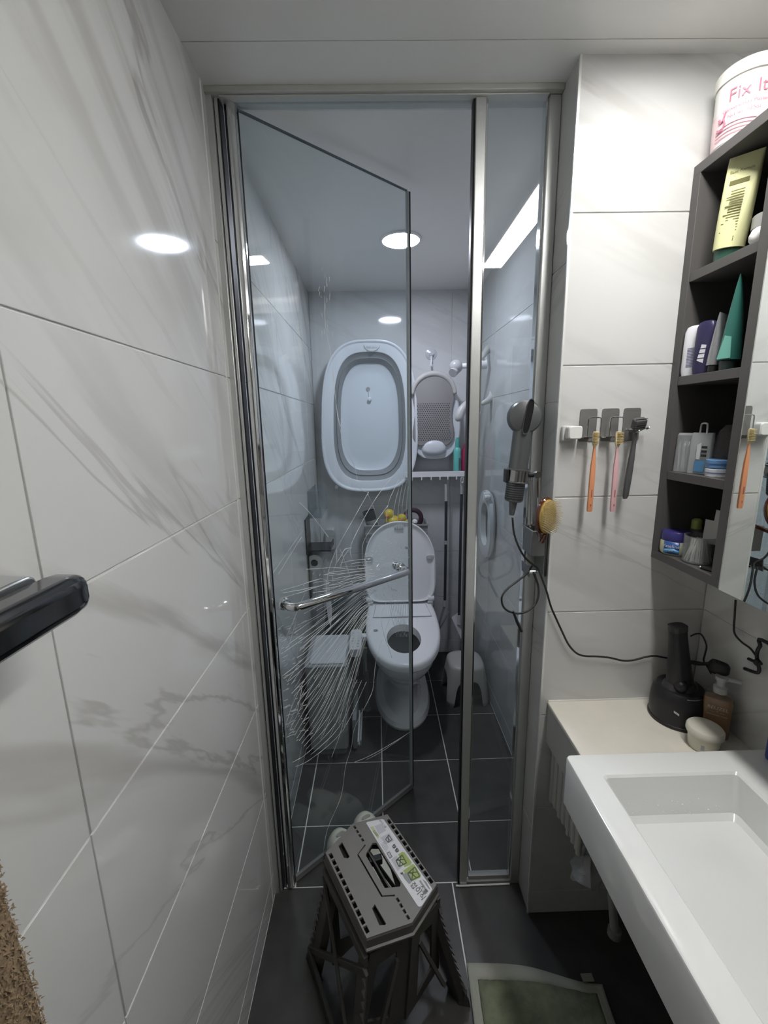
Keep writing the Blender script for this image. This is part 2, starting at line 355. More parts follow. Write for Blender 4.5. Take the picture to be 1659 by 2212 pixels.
MB().lathe(D(s2, zh, -.003), [(.014, 0), (.015, .006), (.011, .014), (.0005, .016)], 20, -NO).build('back_knob', CHROME, hd)
# cracks, followed from the photograph on the pane, in three joined bodies
def crack(lines, r, name, off=.0036):
    mb = MB()
    for ln in lines:
        pts = [DP(u, v) for u, v in ln]; pts = [D(s, z, off) for s, z in pts if .02 < s < DW - .008]
        if len(pts) > 2: pts = spline(pts, 4)
        if len(pts) > 1: mb.tube([p + V((0, 0, random.uniform(-1, 1) * .0006)) for p in pts], [r * random.uniform(.35, 1.25) for _ in pts], 4, cap=False)
    return mb.build(name, CRACK, door, smooth=0, kind='stuff')
main = [[(795, 1062), (765, 1115), (726, 1185), (708, 1235), (703, 1285)], [(860, 1012), (818, 1065), (790, 1110), (764, 1160), (755, 1185), (758, 1205)],
        [(836, 1092), (812, 1125), (786, 1165), (781, 1190), (783, 1220)], [(790, 1060), (805, 1095), (817, 1135)], [(726, 1185), (725, 1215), (717, 1240), (720, 1275)],
        [(758, 1183), (745, 1185), (735, 1200), (726, 1215)], [(752, 1186), (740, 1205), (734, 1225)], [(860, 1035), (838, 1085), (833, 1130)], [(868, 1030), (852, 1085), (846, 1130)],
        [(874, 1020), (861, 1080), (857, 1130)], [(878, 1035), (868, 1085), (866, 1135)], [(881, 1050), (876, 1095), (877, 1140)], [(733, 1185), (748, 1225), (760, 1262)],
        [(700, 640), (701, 700), (712, 760), (722, 850), (728, 900), (742, 960), (765, 1010), (773, 1050), (788, 1062)], [(724, 870), (730, 905), (738, 930)],
        [(885, 1580), (845, 1605), (800, 1630), (765, 1645)], [(880, 1583), (830, 1618), (790, 1640)],
        [(852, 1300), (832, 1360), (812, 1420), (806, 1470), (800, 1500), (765, 1570), (758, 1612), (745, 1655), (735, 1720), (706, 1790), (696, 1850), (690, 1900)],
        [(858, 1218), (832, 1300), (822, 1345), (845, 1420)], [(600, 1240), (640, 1175), (650, 1160)], [(645, 1085), (670, 1110), (708, 1160)],
        [(652, 1480), (640, 1540), (615, 1640), (607, 1655)], [(600, 1660), (640, 1500), (655, 1470)], [(640, 1335), (625, 1385)],
        [(605, 1275), (650, 1262), (690, 1250), (705, 1255)], [(610, 1280), (655, 1272), (700, 1262)], [(612, 1290), (660, 1275), (712, 1258)]]
crack(main, .0010, 'crack')
fan = []
for i in range(46):                                   # the dense fan sweeping from the handle's end down to the hinge side
    k = i / 45.0; u0, v0 = 800 - 8 * k + random.uniform(-4, 10), 1232 + 128 * k
    if i < 16: end = (592 + 110 * (1 - i / 16.0), 1225 + 14 * i)
    else: end = (596 + (i - 16) * 4.2, 1440 + (i - 16) * 7.0)
    mu, mv = (u0 + end[0]) / 2, (v0 + end[1]) / 2; bend = 4 + 22 * k
    p = [(u0, v0), (u0 * .7 + mu * .3, v0 * .7 + mv * .3 - bend * .5), (mu, mv - bend * .1), (mu * .5 + end[0] * .5, mv * .5 + end[1] * .5 + bend * .3), end]
    p = [(a + random.uniform(-2, 2), b + random.uniform(-2.5, 2.5)) for a, b in p]
    if random.random() < .35: p = p[:4]
    fan.append(p)
for i in range(16): fan.append([(640 + 10 * i, 1440 + 3 * random.random() + i * 2), (620 + 8 * i, 1470 + i * 7), (600 + 5 * i, 1545 + i * 6), (592 + i * 3.0, 1580 + i * 5)][:random.choice((3, 4))])
for i in range(12): fan.append([(838 + i * 4, 1298), (846 + i * 3.2, 1335), (856 + i * 3, 1375)])
for i in range(11): fan.append([(700 + random.uniform(-40, 60), 1215 + i * 7), (760, 1210 + i * 6.5), (800, 1206 + i * 6)])
for i in range(9): fan.append([(836 + i * 5, 1125), (834 + i * 5, 1160), (838 + i * 4.5, 1200)])
crack(fan, .00085, 'crack')
craze = []
for i in range(260):                                  # crazed glass around the point of impact
    a = random.uniform(0, 6.28); r = 8 + 62 * random.random() ** .7; u, v = 838 + math.cos(a) * r * .9, 1232 + math.sin(a) * r
    q = random.uniform(0, 3.14); l = random.uniform(2, 9); craze.append([(u, v), (u + l * math.cos(q), v + l * math.sin(q))])
for i in range(110):
    v = random.uniform(1330, 1600); u = 590 + (v - 1330) * .05 + random.random() ** 1.5 * 60; q = random.uniform(-.7, -.3); l = random.uniform(3, 15)
    craze.append([(u, v), (u + l * math.cos(q), v + l * math.sin(q))])
for i in range(28):
    u, v = 703 + random.gauss(0, 6), random.uniform(575, 720); l = random.uniform(3, 14); craze.append([(u, v), (u + random.uniform(-3, 3), v + l)])
for i in range(30):
    u, v = random.uniform(640, 880), random.uniform(1225, 1320); craze.append([(u, v), (u + 2, v - 2)])
crack(craze, .0008, 'crack')
# ================================================================== LEFT WALL: towel bar and towel
t = thing('towel_bar', 'chrome square-edged towel bar on the left marble wall', 'towel rail', (-.32, .36, 1.32))
MB().loft([[V((-.285 + a * k, y, 1.321 + b * k)) for a, b in ((-.014, -.017), (.010, -.019), (.016, -.012), (.016, .010), (.010, .018), (-.014, .019))] for y, k in ((-.45, 1), (.362, 1), (.376, .93), (.384, .75))]).build('bar', mat('dark_chrome', (.16, .16, .165), .1, 1), t, bevel=.003)
MB().loft([ring((x, .336, 1.325), a, b, 5, 20, (0, 1, 0), (0, 0, 1)) for x, a, b in ((XL + .001, .032, .026), (-.335, .028, .022), (-.301, .026, .02))]).build('wall_mount', mat('satin_chrome', (.6, .6, .59), .25, 1), t, bevel=.002)
TOW = mat('brown_terry', (.22, .155, .095), .95, bump=.6, bscale=500, var=.3, vscale=150)
t = thing('towel', 'brown fluffy towel hanging low at the left picture edge', 'towel', (-.285, .1, 1.34))
def tw(y, z): return .004 * math.sin(y * 60) + .003 * math.sin(z * 23 + y * 9)
for sx, nm in ((1, 'front_fold'), (-1, 'back_fold')):
    x0 = -.285 + sx * .024; Z0 = .72 if sx > 0 else .85; mb = MB(); ny, nz = 24, 40
    vs = [(x0 + tw(y, z) * (1 if z < 1.3 else 0) + (.0 if z < 1.3 else 0), y, z) for z in [Z0 + (1.338 - Z0) * j / nz for j in range(nz + 1)] for y in [-.12 + (.352 + .012 * max(0, 1.1 - z)) * i / ny for i in range(ny + 1)]]
    mb.add(vs, [(j * (ny + 1) + i, j * (ny + 1) + i + 1, (j + 1) * (ny + 1) + i + 1, (j + 1) * (ny + 1) + i) for j in range(nz) for i in range(ny)]).build(nm, TOW, t, solid=.009, smooth=2)
MB().box((-.311, -.12, 1.336), (-.259, .232, 1.346)).build('top_fold', TOW, t, bevel=.004)
mb = MB()
for i in range(9000):
    y = .234 - abs(random.gauss(0, .05)); z = random.uniform(.74, 1.2); x = -.2565 + tw(y, z) + random.uniform(-.001, .001)
    if random.random() < .2: y, x = .2345, random.uniform(-.268, -.256)
    dx, dy, dz = random.uniform(.0008, .0026), random.uniform(-.002, .0022), random.uniform(-.0035, .001); q = random.uniform(.0005, .0011)
    mb.add([(x, y - q, z), (x, y + q, z), (x + dx, y + dy, z + dz)], [(0, 1, 2)])
mb.build('pile', TOW, t, smooth=0, kind='stuff')
# ================================================================== TOILET ROOM
tx = .113
t = thing('toilet', 'white ceramic toilet with its lid up and a bidet seat', 'toilet', (tx, 2.1, 0))
def egg(z, hw, y0, y1, n=40, e=2.3, cxx=tx):
    "plan ring: half-ellipse front at y0, squarer back at y1"
    yc = y0 + (y1 - y0) * .52; out = []
    for k in range(n):
        a = 6.28319 * k / n; c, s = math.cos(a), math.sin(a); ex = 2.15 if s < 0 else 3.2
        out.append(V((cxx + hw * math.copysign(abs(c) ** (2 / ex), c), yc + (yc - y0 if s < 0 else y1 - yc) * math.copysign(abs(s) ** (2 / ex), s), z)))
    return out
MB().loft([egg(0, .150, 1.825, 2.42), egg(.012, .150, 1.822, 2.42), egg(.03, .142, 1.835, 2.42), egg(.038, .105, 1.875, 2.42), egg(.06, .097, 1.885, 2.42), egg(.15, .092, 1.885, 2.42), egg(.20, .095, 1.87, 2.42),
           egg(.255, .115, 1.82, 2.42), egg(.31, .148, 1.745, 2.42), egg(.355, .170, 1.705, 2.42), egg(.388, .178, 1.695, 2.42), egg(.393, .172, 1.70, 2.42)], cap1=False).build('bowl', CERA, t)
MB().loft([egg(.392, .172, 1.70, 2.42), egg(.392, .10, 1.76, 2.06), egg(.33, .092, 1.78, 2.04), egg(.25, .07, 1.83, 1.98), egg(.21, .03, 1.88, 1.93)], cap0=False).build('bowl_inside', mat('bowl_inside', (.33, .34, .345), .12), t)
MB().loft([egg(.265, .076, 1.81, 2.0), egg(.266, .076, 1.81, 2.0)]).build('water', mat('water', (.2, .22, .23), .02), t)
MB().loft([ring((tx, 2.44, z), a, .085, 6, 28) for z, a in ((.30, .15), (.39, .16), (.42, .17), (.70, .175), (.705, .182), (.735, .182), (.74, .176))]).build('tank', CERA, t)
def tilt(p): return V((p.x, p.y, p.z + max(0, min(1, (p.y - 1.70) / .52)) * .058))
so = [egg(z, hw, y0, 2.33) for z, hw, y0 in ((.394, .178, 1.70), (.400, .187, 1.688), (.424, .187, 1.686), (.434, .180, 1.694))]
n = 40; hole_t = [V((.112 + .083 * math.cos(6.28319 * k / n), 1.895 + .118 * math.sin(6.28319 * k / n), .433)) for k in range(n)]
hole_b = [p + V((0, 0, -.035)) for p in hole_t]
MB().loft(so + [[a.lerp(b, .12) + V((0, 0, .002)) for a, b in zip(so[3], hole_t)], [a.lerp(b, .8) + V((0, 0, .001)) for a, b in zip(so[3], hole_t)], hole_t, [p.lerp(V((.112, 1.895, .40)), .04) for p in hole_b]], cap0=False, cap1=False).xf(tilt).build('seat', WHITE, t, smooth=.9)
MB().loft([[tilt(V((x, y, z))) for x, y in ((-.036, 2.075), (.268, 2.075), (.250, 2.20), (-.02, 2.20))] for z in (.436, .4405)]).build('seat_panel', WHITE, t, bevel=.0015, label='raised rectangular cover at the seat back')
MB().loft([[tilt(V((x, y, .4372))) for x, y in ((-.0385, 2.0725), (.2705, 2.0725), (.2525, 2.2025), (-.0225, 2.2025))], [tilt(V((x, y, .4378))) for x, y in ((-.0385, 2.0725), (.2705, 2.0725), (.2525, 2.2025), (-.0225, 2.2025))]]).build('panel_gap', GREYP, t, smooth=0)
for sx in (-1, 1):
    MB().lathe((tx + sx * .172 - .017, 2.225, .515), [(.017, 0), (.019, .004), (.019, .03), (.017, .034)], 20, (1, 0, 0)).build('hinge', WHITE, t)
    MB().box((tx + sx * .165 - .016, 2.2, .46), (tx + sx * .165 + .016, 2.235, .505)).build('hinge_block', LGREY, t, bevel=.004)
# raised lid: rings in a plane leaning back
LU, LW = V((1, 0, 0)), V((0, .20, .98)).normalized(); LN = LU.cross(LW); LN = LN if LN.y < 0 else -LN; LB = V((tx + .003, 2.225, .50))
def lidring(g, off, n=56):
    "lid outline shrunk by g"
    out = []
    for k in range(n):
        a = 6.28319 * k / n; c, s = math.cos(a), math.sin(a)
        if s >= 0: x, y = (.196 - g) * math.copysign(abs(c) ** (2 / 2.15), c), .22 + (.228 - g) * abs(s) ** (2 / 2.1)
        else: x, y = (.196 - g) * (1 - .07 * abs(s)) * math.copysign(abs(c) ** (2 / 7), c), .22 - (.22 - g * .4) * abs(s) ** (2 / 7)
        out.append(LB + LU * x + LW * y + LN * off)
    return out
lid = MB().loft([lidring(.03, -.012), lidring(.008, -.010), lidring(0, 0), lidring(0, .016), lidring(.006, .019), lidring(.010, .016), lidring(.020, .007), lidring(.034, .006)]).build('lid', WHITE, t, smooth=.8)
def onlid(x, y, o): return LB + LU * x + LW * y + LN * o
for bx, by, bw, bh in ((-.170, .245, .022, .012), (.170, .245, .022, .012), (0, .414, .026, .010)):
    MB().loft([[onlid(bx + p.x * k, by + p.y * k, o) for p in ring((0, 0, 0), bw, bh, 3, 20)] for k, o in ((1, .006), (1, .018), (.85, .020))]).build('bumper', LGREY, t)
flat([onlid(.03, .305, .0068), onlid(.055, .305, .0068), onlid(.055, .292, .0068), onlid(.03, .292, .0068)], 'lid_print', GREYP, t, LN * .0004)
# side control arm
arm = MB().loft([ring((-.119, 1.875, z), a, .098, 6, 24) for z, a in ((.43, .026), (.436, .029), (.462, .029), (.467, .026))]).build('control_panel', mat('panel_white', (.62, .64, .66), .35), t, label='bidet control arm with small buttons')
for i in range(6):
    for j in (-1, 1):
        MB().box((-.119 + j * .013 - .004, 1.80 + i * .026, .467), (-.119 + j * .013 + .004, 1.807 + i * .026, .4685)).build('button', GREYP, arm, bevel=.0008)
MB().box((-.10, 1.94, .42), (-.066, 1.975, .445)).build('arm_bracket', WHITE, t, bevel=.003)
# drawn bear-like mark replaced by a plain small round sticker
MB().lathe(tilt(V((-.024, 1.96, .437))), [(.011, 0), (.011, .0006)], 20).build('sticker', GREYP, t, label='small grey round sticker')
# trash bin
BINL = mat('bin_lid', (.56, .58, .60), .35); BIN = mat('bin_body', (.36, .37, .375), .4)
t = thing('trash_bin', 'slim grey white-lidded pedal bin against the left wall', 'bin', (-.235, 1.81, 0))
MB().loft([ring((-.242, 1.815, z), a, b, 14, 40) for z, a, b in ((.03, .083, .132), (.034, .086, .136), (.425, .090, .140))]).build('body', BIN, t)
MB().loft([ring((-.242, 1.815, z), a, b, 14, 40) for z, a, b in ((0.0, .078, .126), (.03, .08, .13))]).build('base', mat('bin_base', (.2, .205, .205), .5), t)
MB().loft([ring((-.242, 1.815, z), a, b, 12, 40) for z, a, b in ((.425, .093, .143), (.446, .093, .143), (.45, .090, .140))]).build('lid_frame', GREYP, t)
MB().loft([ring((-.236, 1.815, z), a, b, 12, 40) for z, a, b in ((.449, .078, .128), (.4555, .078, .128), (.457, .076, .126))]).build('lid', BINL, t)
for k in range(3): MB().box((-.180, 1.674, .150 + k * .012), (-.172, 1.679, .155 + k * .012)).build('emblem_bar', LGREY, t, smooth=0)
MB().box((-.137, 1.70, .012), (-.118, 1.92, .165)).build('rear_pipe_cover', mat('grey_side', (.27, .28, .285), .5), t, bevel=.004, label='grey side plate')
t = thing('floor_squeegee', 'white plastic channel strip lying beside the bin', 'squeegee', (-.105, 1.83, 0))
MB().prism([(-.128, 1.735, 0), (-.100, 1.735, 0), (-.100, 1.735, .028), (-.106, 1.735, .028), (-.106, 1.735, .006), (-.128, 1.735, .006)], (.0, .23, 0)).build('strip', LGREY, t, smooth=0)
MB().box((-.128, 1.735, .006), (-.112, 1.96, .022)).build('blade', WHITE, t, bevel=.001)
t = thing('toilet_brush', 'clear slim brush holder standing between bin and toilet', 'brush', (-.078, 1.99, 0))
MB().lathe((-.078, 1.99, 0), [(.022, 0), (.022, .006), (.013, .012), (.012, .22), (.014, .225)], 16).build('holder', mat('smoky_plastic', (.16, .18, .19), .15), t)
MB().lathe((-.078, 1.99, .225), [(.006, 0), (.006, .1), (.009, .105), (.009, .13)], 12).build('handle', LGREY, t)
# dark rolled bag behind the bin
BAG = mat('dark_bag', (.045, .055, .06), .35, bump=.4, bscale=40); GRN = mat('green_foil', (.16, .26, .17), .3)
t = thing('packed_bag', 'dark bag with green stripe standing behind the bin', 'bag', (-.2, 2.33, 0))
rr = []
for z, a, b in ((0, .11, .09), (.04, .125, .10), (.3, .13, .105), (.44, .11, .08), (.5, .095, .03)):
    rr.append([p + V((random.uniform(-.006, .006), random.uniform(-.006, .006), 0)) for p in ring((-.2, 2.33, z), a, b, 3.5, 26)])
MB().loft(rr).build('sack', BAG, t, smooth=.3)
for k in range(2): MB().loft([[V((-.15 + k * .045 + q, 2.2225, z)), V((-.13 + k * .045 + q, 2.2225, z)), V((-.13 + k * .045 + q, 2.226, z)), V((-.15 + k * .045 + q, 2.226, z))] for z, q in ((.05, 0), (.3, .0), (.42, -.0))]).build('stripe', GRN, t, smooth=0)
# paper holder with little shelf, on the left wall
BLK = mat('black_metal', (.035, .038, .042), .3, .6)
t = thing('toilet_roll_holder', 'black wall bracket with tiny shelf and hanging paper tail', 'paper holder', (XL, 2.1, .8))
MB().box((XL + .001, 2.02, .845), (XL + .007, 2.15, 1.02)).build('back_plate', BLK, t, bevel=.001)
MB().box((XL + .001, 2.02, .86), (-.235, 2.17, .868)).box((-.239, 2.02, .86), (-.235, 2.17, .885)).build('shelf', BLK, t, bevel=.001)
MB().box((XL + .001, 2.05, .60), (XL + .008, 2.12, .845)).build('lower_plate', BLK, t, bevel=.001)
MB().tube([(XL + .008, 2.07, .80), (-.325, 2.07, .80), (-.325, 2.16, .80)], .005, 8).build('arm', BLK, t)
MB().lathe((-.325, 2.06, .79), [(.018, 0), (.042, 0), (.042, .1), (.018, .1)], 26, (0, 1, 0), False, False).build('paper_roll', mat('paper', (.6, .6, .6), .9), t)
MB().prism([(-.282, 2.065, .79), (-.282, 2.065, .62), (-.270, 2.065, .48), (-.262, 2.08, .43), (-.255, 2.12, .50), (-.268, 2.155, .62), (-.280, 2.158, .79)], (.0015, 0, 0)).build('paper_tail', mat('paper', (.6, .6, .6), .9), t, smooth=0, label='white paper tail torn to a point')
t = thing('acrylic_holder', 'clear acrylic box fixed on the wall above black paper bracket', 'holder', (XL, 2.25, 1.04))
MB().box((XL + .001, 2.15, 1.0), (XL + .005, 2.42, 1.14)).box((XL + .001, 2.15, 1.0), (-.29, 2.153, 1.14)).box((XL + .001, 2.417, 1.0), (-.29, 2.42, 1.14)).box((XL + .001, 2.15, 1.0), (-.29, 2.42, 1.004)).build('box', ACRYL, t, smooth=0)
t = thing('wall_socket', 'white rounded cover box on the rear wall left of the toilet', 'switch box', (-.29, YR, .78))
MB().loft([ring((-.293, y, .785), a, b, 5, 28, (1, 0, 0), (0, 0, 1)) for y, a, b in ((YR, .032, .068), (YR - .03, .032, .068), (YR - .036, .027, .062))]).build('cover', mat('off_white', (.5, .51, .51), .35), t)
MB().box((-.324, YR - .0372, .808), (-.262, YR - .0352, .810)).build('split_line', GREYP, t, smooth=0)
# basket with toys on the tank
t = thing('storage_basket', 'grey ribbed basket full of bath toys behind the lid', 'basket', (.10, 2.44, .742))
def bk(z, g): return [V((x, y, z)) for x, y in ((-.075 + g, 2.36 + g), (.285 - g, 2.36 + g), (.285 - g, 2.52 - g), (-.075 + g, 2.52 - g))]
BKM = mat('basket_grey', (.34, .35, .35), .45)
MB().loft([bk(.742, .012), bk(.90, .002), bk(.90, .006), bk(.75, .016)], True, True).build('body', BKM, t, smooth=0)
for z in (.80, .85, .898):
    g = (.9 - z) * .06; MB().loft([bk(z, g - .005 + .002), bk(z + .009, g - .005 + .002), bk(z + .009, g + .004), bk(z, g + .004)], False, False).build('rim' if z > .89 else 'rib', BKM, t, bevel=.001)
YEL = mat('yellow_rubber', (.72, .55, .04), .3)
def duck(x, y, z, s, lab):
    d = thing('rubber_duck', lab, 'toy duck', (x, y, z), 'yellow ducks in the basket')
    MB().ball((x, y, z + .028 * s), .042 * s, .034 * s, .03 * s).build('body', YEL, d)
    MB().ball((x - .018 * s, y - .008, z + .068 * s), .025 * s, .024 * s, .024 * s).build('head', YEL, d)
    MB().ball((x - .030 * s, y - .034 * s, z + .062 * s), .012 * s, .012 * s, .005 * s, 10, 6).build('beak', mat('orange', (.7, .2, .02), .4), d)
duck(.085, 2.41, .885, 1.15, 'yellow rubber duck heaped higher and further left in the basket')
duck(.155, 2.395, .872, 1.0, 'yellow rubber duck low at the front of the basket')
t = thing('cup', 'black cup leaning at the left end of the toy basket', 'cup', (-.03, 2.44, .88))
MB().lathe((-.02, 2.44, .84), [(.03, 0), (.037, .14), (.034, .14), (.028, .01)], 20, (-.25, 0, 1), True, False).build('wall', mat('black_cup', (.025, .028, .03), .4), t)
MB().lathe((-.02, 2.44, .84), [(.033, .06), (.0352, .085)], 20, (-.25, 0, 1), False, False).build('band', GREYP, t)
t = thing('toy_ring', 'dark purple ring toy at the right end of the basket', 'toy', (.21, 2.44, .9))
MB().tube([(.205 + .048 * math.cos(a), 2.44, .925 + .05 * math.sin(a)) for a in [6.28319 * k / 28 for k in range(28)]], .014, 10, closed=True).build('hoop', mat('aubergine', (.06, .03, .05), .5), t)
MB().ball((.165, 2.43, .94), .016).build('bead', mat('purple', (.16, .03, .10), .4), t)
t = thing('small_bottle', 'white small bottle lying inside the dark ring toy', 'bottle', (.205, 2.40, .90))
MB().lathe((.215, 2.43, .905), [(.015, 0), (.0155, .02), (.0155, .04), (.009, .046), (.009, .055)], 16, (-.1, -1, .25)).build('body', WHITE, t)
MB().lathe((.2095, 2.3755, .919), [(.0105, 0), (.0105, .014), (.005, .016)], 14, (-.1, -1, .25)).build('cap', WHITE, t)
t = thing('crumpled_film', 'clear crumpled plastic between cup and duck in basket', 'wrapper', (.03, 2.43, .88))
MB().loft([[p + V((random.uniform(-.008, .008), random.uniform(-.008, .008), random.uniform(-.008, .008))) for p in ring((.025, 2.43, z), a, a, 2, 12)] for z, a in ((.86, .03), (.9, .036), (.93, .025), (.95, .012))]).build('film', BOTTLE, t, smooth=.2)
# ------------------------------------------------------------------ baby bathtub on the rear wall
TC = V((-.035, 0, 1.503))
def tr_(y, a, b, dz=0, e=3.1, n=56):
    return [V((p.x - (p.z - TC.z) * .045 * (1 if p.x < TC.x else .0) * -1 if False else TC.x + (p.x - TC.x) * (1 - .07 * (p.z - TC.z) / .42) + (p.z - TC.z) * .012, p.y, p.z)) for p in ring((TC.x, y, TC.z + dz), a, b, e, n, (1, 0, 0), (0, 0, 1))]
TUBW = mat('tub_white', (.70, .73, .78), .3); TUBG = mat('tub_grey', (.26, .27, .285), .65)
t = thing('baby_bathtub', 'large white folding baby bathtub with grey band hung on the rear wall', 'bathtub', (TC.x, YR, 1.1))
MB().loft([tr_(2.505, .235, .385), tr_(2.48, .262, .41), tr_(2.455, .270, .417), tr_(2.446, .268, .415), tr_(2.444, .262, .409), tr_(2.447, .257, .404), tr_(2.453, .255, .402), tr_(2.455, .250, .397), tr_(2.452, .206, .357), tr_(2.456, .202, .353)], False, False).build('rim', TUBW, t, smooth=.9)
MB().loft([tr_(2.456, .203, .354), tr_(2.462, .200, .350), tr_(2.480, .190, .336), tr_(2.484, .187, .328), tr_(2.478, .184, .324), tr_(2.505, .170, .306), tr_(2.512, .166, .300)], False, False).build('folding_band', TUBG, t, smooth=.9)
MB().loft([tr_(2.512, .168, .302, 0, 2.9), tr_(2.522, .160, .293, 0, 2.9), tr_(2.524, .12, .24), tr_(2.524, .05, .1)], False).build('tub_floor', mat('tub_floor', (.66, .71, .77), .35), t, smooth=.9)
MB().lathe((-.04, 2.5235, 1.665), [(.012, 0), (.012, .003)], 20, (0, -1, 0)).build('drain', GREYP, t)
MB().tube([(-.038, 2.520, 1.655), (-.034, 2.515, 1.625)], .002, 6).lathe((-.033, 2.524, 1.61), [(.011, 0), (.011, .02), (.006, .022)], 18, (0, -1, 0)).build('plug', TUBW, t)
MB().tube([(-.012 + .042 * math.cos(a), 2.4462, 1.893 + .034 * math.sin(a)) for a in [3.2 + 2.9 * k / 16 for k in range(17)]], .0018, 6).build('badge_outline', LGREY, t)
text('BABY BATH', 'badge_print', GREYP, t, (-.012, 2.4445, 1.880), (1, 0, 0), (0, 0, 1), .012)
MB().lathe((-.235, 2.449, 1.118), [(.010, 0), (.010, .006)], 16, (0, -1, 0)).build('hook_hole', GREYP, t)
# ------------------------------------------------------------------ bath support hung from a suction hook
SC = V((.336, 0, 1.508))
def sup(y, prof, g=0, n=64):
    "outline from (z fraction, half width) table, shrunk by g"
    L_, R_ = [], []
    for z, hw in prof:
        L_.append(V((SC.x - hw + g, y, z))); R_.append(V((SC.x + hw - g, y, z)))
    return R_ + L_[::-1]
frame_p = [(1.262 + .004, .03), (1.275, .075), (1.30, .105), (1.34, .128), (1.39, .143), (1.44, .148), (1.5, .145), (1.56, .138), (1.61, .128), (1.66, .112), (1.70, .09), (1.73, .06), (1.745, .028)]
mesh_p = [(1.345, .085), (1.36, .105), (1.39, .119), (1.43, .119), (1.47, .111), (1.52, .106), (1.56, .110), (1.60, .119), (1.63, .118), (1.66, .108), (1.69, .085), (1.712, .052), (1.722, .022)]
t = thing('bath_support', 'white baby bath support with grey perforated seat, hanging right of bathtub', 'bath support', (SC.x, YR, 1.26))
MB().loft([sup(2.53, frame_p, .02), sup(2.50, frame_p, .0), sup(2.475, frame_p, .0), sup(2.468, frame_p, .008), sup(2.468, frame_p, .02)], True, True).build('frame', TUBW, t, bevel=.004)
MSH = mat('mesh_grey', (.30, .29, .29), .7)
MB().loft([sup(2.468, mesh_p, 0), sup(2.452, mesh_p, .002), sup(2.449, mesh_p, .008)], True, True).xf(lambda p: V((p.x - .012, p.y - max(0, p.z - 1.6) * .10, p.z))).build('seat_mesh', MSH, t, bevel=.003)
ar = [V((SC.x - .012 + .118 * math.cos(a), 2.443, 1.625 + .110 * math.sin(a))) for a in [3.14159 * k / 28 for k in range(29)]]
MB().tube(ar, [.010 + .006 * math.sin(3.14159 * k / 28) for k in range(29)], 12).build('head_rest', mat('rest_beige', (.52, .51, .50), .5), t, smooth=2)
mb = MB(); q = 0
for j in range(25):
    z = 1.375 + j * .0105
    for i in range(15):
        hw = .098 if z > 1.6 or z < 1.42 else .090
        x = SC.x - .012 + (i - 7) * (hw / 7.4) ; mb.lathe((x + (.003 if j % 2 else -.003), 2.4486 - max(0, z - 1.6) * .10, z), [(.0030, 0), (.0030, .0008)], 6, (0, -1, 0))
mb.build('perforation', mat('hole_dark', (.04, .04, .045), .8), t, smooth=0, kind='stuff')
MB().loft([[V((SC.x - .006 + x * k, 2.449 - o, 1.325 + z * k)) for x, z in [(.062 * math.cos(a), .048 * abs(math.sin(a)) ** .8 * (1 if math.sin(a) > 0 else -.7)) for a in [6.28319 * m / 28 for m in range(28)]]] for k, o in ((1.15, -.015), (1, 0), (.8, .008), (.4, .012))]).build('crotch_stop', TUBW, t)
t = thing('suction_hook', 'white round suction hook above the perforated bath support', 'hook', (.32, YR, 1.85))
MB().lathe((.322, YR, 1.853), [(.033, 0), (.031, .005), (.012, .009), (.013, .022), (.006, .024)], 30, (0, -1, 0)).build('suction_cup', mat('cup_white', (.56, .57, .62), .2), t)
MB().tube(spline([(.322, 2.535, 1.842), (.321, 2.528, 1.815), (.319, 2.522, 1.79), (.320, 2.508, 1.782), (.320, 2.503, 1.792)], 4), .006, 8).build('hook_arm', WHITE, t)
# ------------------------------------------------------------------ shelf, bottles, poles
t = thing('wall_shelf', 'long white narrow shelf on the rear wall under bath support', 'shelf', (.36, YR, 1.19))
MB().box((.16, 2.44, 1.178), (.535, YR, 1.186)).build('board', mat('shelf_grey', (.25, .26, .28), .3), t, bevel=.001)
MB().box((.16, 2.432, 1.165), (.54, 2.44, 1.197)).build('front_rail', WHITE, t, bevel=.002)
for i, x in enumerate((.20, .255, .31, .36, .405, .455, .505)):
    MB().box((x - .003, 2.425, 1.150), (x + .003, 2.431, 1.168)).build('rail_hook', WHITE, t, smooth=0)
def bottle(name, c, prof, m, cap, capm, lab, kind='bottle', n=24, group=None):
    t = thing(name, lab, kind, c, group); MB().lathe(c, prof, n).build('body', m, t); MB().lathe(c, cap, n).build('cap', capm, t); return t
TEAL = mat('teal_plastic', (.16, .55, .52), .3); RED = mat('crimson_plastic', (.33, .03, .09), .35)
b = bottle('shampoo_bottle', (.464, 2.4625, 1.187), [(.020, 0), (.022, .01), (.022, .12), (.019, .135), (.011, .145)], TEAL, [(.013, .144), (.013, .165), (.011, .185), (.007, .20)], mat('teal_cap', (.10, .42, .38), .3), 'teal bottle standing on the white shelf')
MB().box((.4695, 2.4405, 1.20), (.478, 2.4425, 1.27)).build('print', mat('dark_print', (.08, .12, .13), .6), b, smooth=0)
bottle('shampoo_bottle', (.510, 2.4625, 1.187), [(.020, 0), (.0215, .01), (.0215, .12), (.018, .135)], RED, [(.012, .134), (.012, .15), (.006, .165)], RED, 'crimson bottle beside the teal one on shelf')
POLE = mat('dark_pole', (.07, .075, .085), .3, .4)
def pole(name, x, zt, zb, lab, dark):
    t = thing(name, lab, 'mop', (x, 2.49, zb)); y = 2.487
    return t
t = thing('window_squeegee', 'short-handled squeegee pole, left one hanging from shelf rail', 'squeegee', (.405, 2.47, .3))
MB().tube([(.400, 2.427, 1.149), (.401, 2.45, 1.12)], .0012, 6).build('loop', GREYP, t)
MB().tube([(.401, 2.46, 1.12), (.402, 2.46, 1.02)], .0085, 12).build('grip', LGREY, t)
